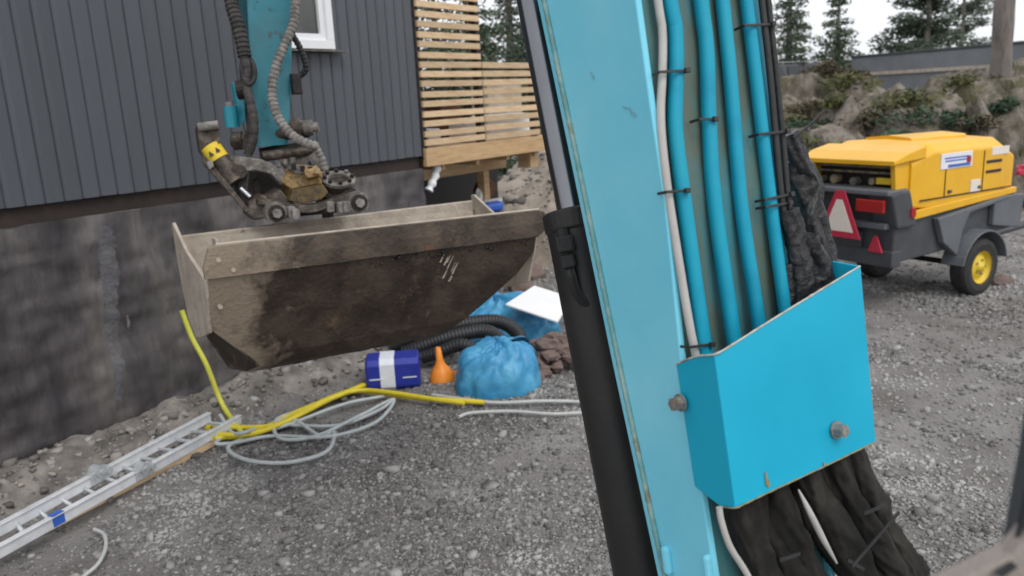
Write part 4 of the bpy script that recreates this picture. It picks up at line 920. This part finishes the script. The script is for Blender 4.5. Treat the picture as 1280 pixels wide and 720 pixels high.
# rear visor of the canopy
m_ = MB(); m_.loft([[TP(-.14, .0, 1.475), TP(-.14, TWD, 1.475), TP(-.14, TWD, 1.435), TP(-.14, 0, 1.435)], [TP(.06, -.02, 1.545), TP(.06, TWD+.02, 1.545), TP(.06, TWD+.02, 1.46), TP(.06, -.02, 1.46)], [TP(.30, -.018, 1.59), TP(.30, TWD+.018, 1.59), TP(.30, TWD+.018, 1.47), TP(.30, -.018, 1.47)]]); m_.build('rear_visor', 'comp_yellow', tr, .012)
m_ = MB(); m_.loft([tsec(.5, .28, TWD-.28, (1.60, 1.655), .02), tsec(1.4, .28, TWD-.28, (1.60, 1.645), .02)]); m_.build('roof_hatch', 'comp_yellow', can, .01)
for u in (.0, ):
    for v in (.02, TWD-.07):
        m_ = MB(); m_.prism([TP(-.06, v, 1.17), TP(.13, v, 1.17), TP(.13, v, 1.50), TP(-.10, v, 1.46)], tv*.05); m_.build('visor_post', 'comp_yellow', can, .006)
# dark bay under the visor, with machinery
m_ = MB(); m_.prism([TP(.10, .05, 1.19), TP(.115, .05, 1.19), TP(.115, TWD-.05, 1.19), TP(.10, TWD-.05, 1.19)], V((0, 0, .27))); m_.build('machine_bay', 'steel_dark', tr)
for k in range(2): m_ = MB(); m_.box(TP(.03, TWD/2, 1.40-.055*k), tv*(TWD-.16), tu*.03, V((0, 0, .022))); m_.build('grille_bar', 'engine', tr, .004)
for k, (v, z, r_) in enumerate(((.34, 1.26, .035), (.55, 1.25, .04), (.78, 1.26, .045), (.95, 1.25, .035))):
    m_ = MB(); m_.disc(TP(.05, v, z), tu, r_, .08, 14); m_.build('gauge', 'engine', tr, .006)
m_ = MB(); m_.box(TP(.02, .2, 1.27), tv*.16, tu*.05, V((0, 0, .06))); m_.build('yellow_label', 'yellow_band', tr, .004)
# yellow lower skirt on the side
m_ = MB(); m_.prism([TP(.14, -.03, .90), TP(1.86, -.03, 1.0), TP(1.86, -.03, 1.06), TP(.14, -.03, .985)], tv*.05); m_.build('side_skirt', 'comp_yellow', can, .008)
m_ = MB(); m_.box(TP(1.0, -.024, 1.075), tu*1.5, tv*.012, V((0, 0, .012))); m_.build('seam_line', 'steel_dark', can)
for u, z in ((1.42, 1.36), (1.42, 1.26)):
    m_ = MB(); m_.box(TP(u, -.022, z), tu*.26, tv*.012, V((0, 0, .03))); m_.build('air_vent', 'steel_dark', can, .004)
for u in (.62, 1.24): MB().box(TP(u, -.0225, 1.28), tu*.008, tv*.008, V((0, 0, .40))).build('panel_gap', 'steel_dark', can)
for u in (.70, 1.18): MB().box(TP(u, -.026, 1.12), tu*.05, tv*.02, V((0, 0, .03))).build('latch', 'comp_grey', can, .004)
st_ = MB().box(TP(.78, -.024, 1.42), tu*.50, tv*.010, V((0, 0, .15))).build('advert_sticker', 'blank_sign', can, .002)
for dz, u0, L in ((.028, .78, .40), (.0, .76, .34)): MB().box(TP(u0, -.0300, 1.42+dz), tu*L, tv*.003, V((0, 0, .014))).build('sticker_line', 'sign_blue', st_)
MB().box(TP(.97, -.0302, 1.415), tu*.07, tv*.003, V((0, 0, .06))).build('sticker_emblem', 'red_lens', st_)
MB().box(TP(.82, -.0300, 1.42-.05), tu*.36, tv*.003, V((0, 0, .03))).build('sticker_band', 'sign_blue', st_)
MB().box(TP(1.52, -.018, 1.46), tu*.30, tv*.010, V((0, 0, .08))).build('pale_sticker', 'cream_refl', can, .002)
MB().box(TP(1.12, -.024, 1.14), tu*.16, tv*.010, V((0, 0, .12))).build('white_label', 'cream_refl', can, .002)
# lower grey body and rear panel
m_ = MB(); m_.prism([TP(-.10, .012, 1.20), TP(.10, .012, 1.20), TP(.34, .012, .92), TP(1.9, .012, 1.0), TP(1.9, .012, .62), TP(1.55, .012, .60), TP(.75, .012, .52), TP(.1, .012, .50), TP(-.06, .012, .50), TP(-.06, .012, .8)], tv*(TWD-.024)); low = m_.build('lower_body', 'comp_grey', tr, .02)
m_ = MB(); m_.prism([TP(-.20, -.04, 1.17), TP(-.05, -.04, 1.20), TP(.08, -.04, 1.19), TP(.20, -.04, .84), TP(-.08, -.04, .84)], tv*.26); m_.build('light_cluster_housing', 'comp_grey', low, .02)
MB().box(TP(-.08, TWD/2, 1.185), tu*.30, tv*(TWD+.04), V((0, 0, .05))).build('rear_shelf', 'comp_mid', low, .012)
MB().box(TP(-.10, TWD/2, .86), tu*.10, tv*(TWD-.1), V((0, 0, .06))).build('bumper_bar', 'comp_mid', low, .012)
MB().box(TP(-.02, TWD/2, .54), tu*.14, tv*TWD, V((0, 0, .16))).build('underrun_bar', 'comp_grey', low, .012)
MB().box(TP(-.085, TWD/2+.05, .70), tu*.02, tv*.5, V((0, 0, .16))).build('number_plate_panel', 'comp_grey', low, .004)
MB().box(TP(-.215, .17, 1.06), tu*.04, tv*.30, V((0, 0, .12))).build('tail_light', 'red_lens', tr, .01)
MB().box(TP(-.215, TWD-.16, 1.06), tu*.04, tv*.28, V((0, 0, .12))).build('tail_light', 'red_lens', tr, .01)
MB().box(TP(.12, -.046, .98), tu*.07, tv*.02, V((0, 0, .09))).build('side_marker', 'red_lens', tr, .006)
def tri(c, w_, h_, off, t, name, mat, parent):
    m = MB(); m.prism([TP(off, c[0]-w_/2, c[1]-h_/2), TP(off, c[0]+w_/2, c[1]-h_/2), TP(off, c[0]+w_*.10, c[1]+h_/2), TP(off, c[0]-w_*.10, c[1]+h_/2)], tu*t); return m.build(name, mat, parent, .004)
wt = tri((.48, .96), .50, .46, -.26, .012, 'warning_triangle', 'red_refl', tr)
tri((.48, .945), .34, .31, -.266, .005, 'triangle_centre', 'cream_refl', wt)
tri((.17, .68), .16, .16, -.12, .02, 'triangular_reflector', 'red_refl', tr); tri((TWD-.10, .68), .16, .16, -.12, .02, 'triangular_reflector', 'red_refl', tr)
# mudguard and wheels
wc = HZ(1214, 334, .29); wu = (wc-Ca).dot(tu); wz = .30
wu = 1.22
for v, sg in ((-.02, 1), (TWD+.02, -1)):
    c = TP(wu, v, wz)
    wh = thing('wheel', None, None, (0, 0, 0)); 
    for kk in ('label', 'category'): 
        if kk in wh: del wh[kk]
    wh.parent = tr; wh.location = c-wloc(tr)
    prof_t = [(.17, -.085), (.24, -.095), (.285, -.08), (.30, -.05), (.302, 0), (.30, .05), (.285, .08), (.24, .095), (.17, .085)]
    m_ = MB(); seg = 40; n = -tv*sg; u = tu; q = eZ
    m_.loft([[c+n*y+(u*math.cos(2*math.pi*k/seg)+q*math.sin(2*math.pi*k/seg))*r_*(1-(.012 if k % 2 and abs(y) < .06 else 0)) for k in range(seg)] for r_, y in prof_t], False, False); m_.build('tyre', 'tyre', wh)
    prof_r = [(.185, .088), (.178, .075), (.165, .05), (.15, .03), (.12, .045), (.09, .065), (.05, .06), (.045, .085), (.005, .09)]
    m_ = MB(); m_.loft([[c+n*y+(u*math.cos(2*math.pi*k/seg)+q*math.sin(2*math.pi*k/seg))*r_ for k in range(seg)] for r_, y in prof_r], True, False); m_.build('rim', 'rim_yellow', wh)
    for k in range(5):
        a = k*2*math.pi/5; m_ = MB(); m_.disc(c+n*.072+(u*math.cos(a)+q*math.sin(a))*.075, n, .011, .016, 6); m_.build('wheel_nut', 'bolt', wh)
    # mudguard arc
    m_ = MB(); rg = []
    for k in range(15):
        a = math.radians(10+160*k/14); d = u*math.cos(a)+q*math.sin(a); b = c+d*.37; w2 = n*.12
        rg.append([b-w2, b+w2, b+w2+d*.018, b-w2+d*.018])
    m_.loft(rg); m_.build('mudguard', 'comp_mid', tr, .006)
MB().prism([TP(.62, -.06, .62), TP(.86, -.06, .46), TP(.92, -.06, .72), TP(1.02, -.06, .88), TP(1.9, -.06, .98), TP(1.6, -.06, .99), TP(.5, -.06, .88)], tv*.07).build('fender_panel', 'comp_mid', tr, .012)
MB().prism([TP(1.45, -.05, .70), TP(1.95, -.05, .62), TP(1.98, -.05, .98), TP(1.45, -.05, .95)], tv*.06).build('front_side_panel', 'comp_mid', tr, .012)
m_ = MB(); m_.tube([TP(1.2, TWD/2, .42), TP(2.6, TWD/2, .42), TP(3.2, TWD/2, .45)], .045, 12); m_.build('drawbar', 'comp_grey', tr)
m_ = MB(); m_.tube([TP(wu, -.02, wz), TP(wu, TWD+.02, wz)], .03, 10); m_.build('axle', 'steel_dark', tr)
# a red thing just beyond the compressor
blob_rock('red_canister', 'small bright red canister right of the yellow compressor at the frame edge', 'red_refl', P(1281, 213, 10.2), .12, 2.2, 'canister')
blob_rock('brown_stone', 'brown stone on the gravel just right of the compressor wheel', 'rag', HZ(1249, 350, .05), .10, 7.2, 'stone', None, (1.5, .8, .6))

# ------------------------------------------------------------------ rock outcrop, barrier, car, vegetation
m_ = MB(); rows = []
X0, X1, Y0, Y1 = 2.2, 15.5, 11.2, 19.5; nx, ny = 230, 130
bumps = [(5.1, 13.6, 1.5, 1.6, 1.15), (7.0, 14.2, 1.6, 1.5, 1.75), (9.2, 14.6, 2.2, 1.7, 1.55), (11.8, 13.6, 1.5, 1.6, 2.0), (6.0, 16.5, 3.5, 1.8, 1.6), (10.5, 16.8, 3.0, 1.8, 1.8)]
def rock_h(x, y):
    z = 0
    for bx_, by_, rx_, ry_, hh in bumps:
        d = ((x-bx_)/rx_)**2+((y-by_)/ry_)**2; z = max(z, hh*max(0, 1-d+.25*fbm((x*.9+bx_, y*.9, 1), 3))**.45 if d < 1.3 and 1-d+.25*fbm((x*.9+bx_, y*.9, 1), 3) > 0 else 0)
    if z < .02: return z
    wx_, wy_ = x+.35*fbm((x*1.1, y*1.1, 3), 3), y+.35*fbm((x*1.1, y*1.1, 13), 3)
    dist, pts = noise.voronoi(V((wx_*.75, wy_*1.0, 0)), distance_metric='DISTANCE')
    c = pts[0]; rv = noise.noise(V((c.x*7.1, c.y*5.3, 2.2))); crack = max(0, 1-(dist[1]-dist[0])/.16)
    k = min(1, z*1.4)
    return z*1.2+.12*k+k*(.38*rv-.30*dist[0]**2-.34*crack**1.5+.12*fbm((x*1.7, y*1.7, 8), 5)+.16*abs(fbm((x*2.6, y*3.4, 5), 5)))
for j in range(ny+1):
    y = Y0+(Y1-Y0)*j/ny; rows.append([])
    for i in range(nx+1):
        x = X0+(X1-X0)*i/nx; z = rock_h(x, y); rows[-1].append(V((x, y, z+(hgt(x, y)*.35 if z > .02 else hgt(x, y)-.08))))
m_.loft(rows, False, False, False)
M['rock'] = mk('mossy_rock', [(.045, .045, .028), (.090, .080, .058), (.145, .125, .10), (.21, .185, .158), (.15, .112, .09)], 2.4, .92, 0, 1.0, 14, detail=10, lo=.34, hi=.66, spots=((.085, .080, .040), 1.6, .53))
rk = m_.build('rock_outcrop', 'rock'); rk['kind'] = 'structure'
ba, bb = P(1064, 80, 26), P(1330, 58, 20); d = V((bb.x-ba.x, bb.y-ba.y, 0)); nrm = V((-d.y, d.x, 0)).normalized()
zt = 2.98; m_ = MB(); m_.prism([V((ba.x, ba.y, 1.2)), V((bb.x, bb.y, 1.2)), V((bb.x, bb.y, zt)), V((ba.x, ba.y, zt))], nrm*.25)
bar = thing('concrete_barrier', 'long grey wall running along the top of the rocks', 'wall', V((ba.x, ba.y, 1.2)))
m_.build('wall_body', 'barrier', bar, .02)
m_ = MB(); m_.prism([V((ba.x, ba.y, zt))-nrm*.04, V((bb.x, bb.y, zt))-nrm*.04, V((bb.x, bb.y, zt+.07))-nrm*.04, V((ba.x, ba.y, zt+.07))-nrm*.04], nrm*.33); m_.build('coping', 'comp_grey', bar, .01)
m_ = MB(); m_.prism([V((ba.x, ba.y, 2.40))-nrm*.06, V((bb.x, bb.y, 2.40))-nrm*.06, V((bb.x, bb.y, 2.50))-nrm*.06, V((ba.x, ba.y, 2.50))-nrm*.06], nrm*.06); m_.build('pale_ledge', 'tan_dust', bar)

# parked car beyond the rocks
cc_ = P(966, 118, 27); car = thing('parked_car', 'dark car parked beyond the rocks, half hidden by the black hoses', 'car', V((cc_.x, cc_.y, 1.42)))
cu = V((.97, .24, 0)); cv = V((-.24, .97, 0))
def CP(u, v, z): return car.location+cu*u+cv*v+V((0, 0, z))
bp_ = [(-2.1, .30), (-2.15, .75), (-1.2, .95), (1.75, .98), (2.1, .85), (2.1, .30)]
m_ = MB(); m_.prism([CP(u, -.85, z) for u, z in bp_], cv*1.7); m_.build('car_body', 'carpaint', car, .07)
cb_ = [(-1.3, .94), (-.6, 1.48), (1.3, 1.50), (1.85, .97)]
m_ = MB(); m_.loft([[CP(u, -.84, z) for u, z in cb_[:1]]+[CP(u, -.70, z) for u, z in cb_[1:3]]+[CP(1.85, -.84, .97)], [CP(-1.3, .84, .94), CP(-.6, .70, 1.48), CP(1.3, .70, 1.5), CP(1.85, .84, .97)]]); m_.build('car_cabin', 'carpaint', car, .04)
for u0, u1 in ((-1.0, -.05), (.05, 1.4)):
    m_ = MB(); m_.prism([CP(u0, -.83, 1.02), CP(u1, -.83, 1.02), CP(u1-.12, -.735, 1.40), CP(u0+.35 if u0 < 0 else u0, -.735, 1.40)], -cv*.02); m_.build('side_window', 'glass_dark', car)
MB().box(CP(.3, 0, 1.545), cu*1.9, cv*1.2, V((0, 0, .03))).build('roof_rails', 'alu_grey', car, .01)
for u in (-1.35, 1.35):
    for v in (-.80, .80):
        m_ = MB(); m_.disc(CP(u, v, .33), cv, .33, .22, 24); m_.build('wheel', 'tyre', car, .03)

def leaves(m, c, n, r, size, flat=1.0, droop=0.0):
    for _ in range(n):
        while True:
            v = V((rnd.uniform(-1, 1), rnd.uniform(-1, 1), rnd.uniform(-1, 1)))
            if v.length < 1: break
        p = c+V((v.x*r, v.y*r, v.z*r*flat)); s = size*rnd.uniform(.6, 1.4)
        a = V((rnd.gauss(0, 1), rnd.gauss(0, 1), rnd.gauss(0, .5)-droop)).normalized(); b = a.orthogonal().normalized(); b = Matrix.Rotation(rnd.uniform(0, 6.3), 3, a) @ b
        m.add([p-b*s*.3, p+a*s*1.2, p+b*s*.3, p-a*s*.5], [(0, 1, 2, 3)])
def conifer(loc, h, r, label, mat='spruce', base=.12, dens=1.0, lean=0, group='conifers behind the yard', name='spruce_tree'):
    t = thing(name, label, 'tree', loc, group); loc = V(loc)
    m = MB(); m.tube([loc+V((lean*z*z*.01, 0, z*h-.4*(z == 0))) for z in (0, .3, .6, .85, 1)], [r*.11, r*.085, r*.06, r*.03, .01], 8); m.build('trunk', 'bark', t)
    m = MB(); lim = MB(); nw = int(h*2.6)
    for i in range(nw):
        z = base+(1-base)*i/nw; R = r*(1-z)**.8*rnd.uniform(.8, 1.25)+.06
        nbr = max(4, int(7*(1-z)+3)); a0 = rnd.uniform(0, 6.3)
        for k in range(nbr):
            if rnd.random() < .12: continue
            a = a0+k*6.283/nbr+rnd.uniform(-.3, .3); L = R*rnd.uniform(.6, 1.15)
            d = V((math.cos(a), math.sin(a), 0)); p0 = loc+V((0, 0, z*h)); pts = [p0, p0+d*L*.5+V((0, 0, -.10*L)), p0+d*L+V((0, 0, -.22*L))]
            lim.tube(pts, [.02, .014, .005], 4)
            for s in range(max(2, int(L*5*dens))):
                f = (s+.7)/max(2, int(L*5*dens)); c = pts[0].lerp(pts[2], f)
                leaves(m, c, 34, .22+.20*(1-f), .085, .6, .4)
    lim.build('branches', 'bark', t)['kind'] = 'stuff'; m.build('crown', mat, t); return t
def pine(loc, h, r, label, group='conifers behind the yard', dens=1.0):
    t = thing('pine_tree', label, 'tree', loc, group); loc = V(loc)
    tr_ = [loc+V((.1*math.sin(z*4), .08*math.cos(z*5), z*h-.4*(z == 0))) for z in (0, .25, .5, .75, 1)]
    m = MB(); m.tube(tr_, [.16, .14, .10, .07, .02], 8)
    cr = MB(); lim = MB()
    for i in range(int(22*dens)):
        z = rnd.uniform(.30, 1); a = rnd.uniform(0, 6.3); L = r*rnd.uniform(.5, 1)*(1.25-z); p0 = loc+V((0, 0, z*h)); e = p0+V((math.cos(a)*L, math.sin(a)*L, rnd.uniform(-.1, .35)*L))
        lim = MB(); lim.tube([p0, p0.lerp(e, .5)+V((0, 0, .1)), e], [.04, .025, .008], 5); lim.build('branch', 'bark', t)
        for k in range(4): leaves(cr, p0.lerp(e, .35+.2*k), 110, .50, .10, .55)
    m.build('trunk', 'bark', t); cr.build('crown', 'pineleaf', t); return t
def gl(px, d):
    p = P(px, 100, d); return V((p.x, p.y, hgt(p.x, p.y)))
conifer(gl(1045, 29), 4.3, 1.2, 'pointed spruce tree whose whole tip shows between the hoses and the pine')
conifer(gl(985, 27), 4.9, 1.35, 'spruce tree right beside the black hoses above the parked car', dens=.8)
pine(gl(1152, 30), 5.6, 1.9, 'loose pine tree rising above the grey wall', dens=1.1)
pine(gl(1196, 44), 7.5, 2.4, 'thin faint pine tree far behind the grey wall', dens=.7)
conifer(gl(640, 24), 6.0, 1.9, 'broad dark spruce tree seen over the low slatted railing', 'pineleaf', .05)
conifer(gl(612, 27), 4.3, 1.5, 'smaller spruce tree behind the black screen post', 'spruce', .05)
conifer(gl(548, 17), 4.6, 1.7, 'nearest broad spruce tree seen only through the tall slatted screen', 'pineleaf', .02, 1.3)
conifer(gl(588, 19), 5.0, 1.6, 'second spruce tree behind the slatted screen close to the black post', 'spruce', .02, 1.3)
conifer(gl(668, 30), 5.2, 1.6, 'spruce tree seen just left of the chrome cylinder rod', 'spruce', .05)
# big trunk at the right edge
tb_ = gl(1249, 15.5); bt_ = thing('birch_tree', 'thick bare grey trunk in front of the rocks at the right edge', 'tree', tb_)
m_ = MB(); pts = [tb_+V((.03*math.sin(z*1.3), 0, z-.2)) for z in np.linspace(0, 7, 26)]
m_.tube(pts, [.21+.16*math.exp(-i*.45)-.003*i for i in range(26)], 18, fn=lambda i, k, a, p: 1+.10*fbm((p.x*3, p.y*3, p.z*1.2))); m_.build('trunk', 'bark', bt_)
for z, a, L in ((3.4, 2.7, 1.3), (3.9, .4, 1.2), (4.6, 3.2, 1.5), (5.4, 5.8, 1.4)):
    p0 = tb_+V((0, 0, z)); e = p0+V((math.cos(a)*L, math.sin(a)*L*.5, .8)); m_ = MB(); m_.tube([p0, p0.lerp(e, .5)+V((0, 0, .1)), e], [.07, .045, .012], 7); m_.build('branch', 'bark', bt_)
def shrub(loc, r, h, label, mat, n=500, size=.10, cat='bush'):
    t = thing('shrub', label, cat, loc); m = MB(); loc = V(loc)
    for k in range(12):
        a = rnd.uniform(0, 6.3); q = rnd.uniform(0, .8); c = loc+V((math.cos(a)*q*r, math.sin(a)*q*r*.6, h*rnd.uniform(.3, .9)*(1.1-q*.6)))
        leaves(m, c, n//12, r*.35, size, .7)
    s = MB()
    for k in range(7):
        a = rnd.uniform(0, 6.3); s.tube([loc, loc+V((math.cos(a)*r*.3, math.sin(a)*r*.2, h*.5)), loc+V((math.cos(a)*r*.7, math.sin(a)*r*.45, h*.85))], [.02, .013, .005], 5)
    m.build('foliage', mat, t); s.build('stems', 'bark', t)['kind'] = 'stuff'; return t
p = P(1108, 172, 11.2); shrub((p.x, p.y, .6), 1.0, .75, 'dark green juniper growing low against the rock behind the compressor', 'bush', 900, .12)
p = P(1050, 165, 11.6); shrub((p.x, p.y, .9), .45, .45, 'fresh light green plant in the rock cleft above the compressor', 'herb', 420, .09, 'plant')
for (px, py, d, r_, h, lab) in ((1034, 90, 22, .9, .7, 'brownish undergrowth at the foot of the pointed spruce'), (1060, 88, 24, .7, .6, 'brownish undergrowth at the left end of the grey wall')):
    p = P(px, py, d); shrub((p.x, p.y, p.z-.5), r_, h, lab, 'undergrowth', 2400, .07)
# dirt bank thrown against the foundation, with broken stones set into it
m_ = MB(); rows = []
for j in range(22):
    d = -.03+.62*j/21; row = []
    for i in range(241):
        sq_ = S0+.2+(WLEN+.2-S0)*i/240; p = WP(sq_, 0, d); lump = .055*max(0, fbm((sq_*2.6, d*4, 3), 4))+.03*abs(fbm((sq_*8, d*9, 6), 4))
        edge = max(0, 1-(d/.56)**2)*min(1, max(0, (WLEN+.2-sq_)/.5)); row.append(V((p.x, p.y, hgt(p.x, p.y)-.012+(lump+.02)*edge-(0 if edge > .02 else .03))))
    rows.append(row)
m_.loft(rows, False, False, False)
o = m_.build('dirt_bank', 'bank'); o['kind'] = 'structure'
r = np.random.RandomState(21); n = 650
ss = r.uniform(S0+.3, WLEN+.2, n); dd_ = np.abs(r.normal(0, .24, n)); wx = WB.x+wd.x*ss+wn.x*dd_; wy = WB.y+wd.y*ss+wn.y*dd_
sz = np.clip(r.lognormal(-3.6, .5, n), .012, .11)
wz = np.array([hgt(a, b) for a, b in zip(wx, wy)])+.02+sz*.05
o = stones('rubble_strip', 'rubble_pale', np.stack([wx, wy, wz], -1), sz, 22); tag(o, 'pale broken stones set in the dirt along the foot of the foundation', 'rubble', kind='stuff')
# stones on the earth mound
n = 900; a = r.uniform(0, 6.283, n); q = np.sqrt(r.uniform(0, 1, n)); mxx = 1.05+1.9*q*np.cos(a); myy = 12.3+1.9*q*np.sin(a)
sz = np.clip(r.lognormal(-3.3, .6, n), .02, .2); bpy.context.view_layer.update()
mo = bpy.data.objects['earth_mound']; keepz = []
for x, y in zip(mxx, myy):
    hit, loc, _, _ = mo.ray_cast(V((x, y, 9))-mo.location, V((0, 0, -1))); keepz.append(loc.z+mo.location.z if hit else hgt(x, y))
o = stones('mound_stones', 'rubble_pale', np.stack([mxx, myy, np.array(keepz)+sz*.1], -1), sz, 31); tag(o, 'loose stones strewn over the tan earth mound', 'stones', kind='stuff')
for k in range(34):
    px, d = rnd.uniform(985, 1275), rnd.uniform(12.3, 16); p = P(px, 130, d); rk_ = bpy.data.objects['rock_outcrop']
    hit, loc, _, _ = rk_.ray_cast(V((p.x, p.y, 9))-rk_.location, V((0, 0, -1)))
    if hit:
        t_ = shrub((p.x, p.y, loc.z+rk_.location.z-.06), rnd.uniform(.3, .75), rnd.uniform(.12, .26), 'low olive tuft growing on the mossy rock behind the compressor', rnd.choice(['undergrowth', 'bush', 'tuft', 'undergrowth']), 420, .06, 'plant'); t_['group'] = 'tufts on the rock outcrop'
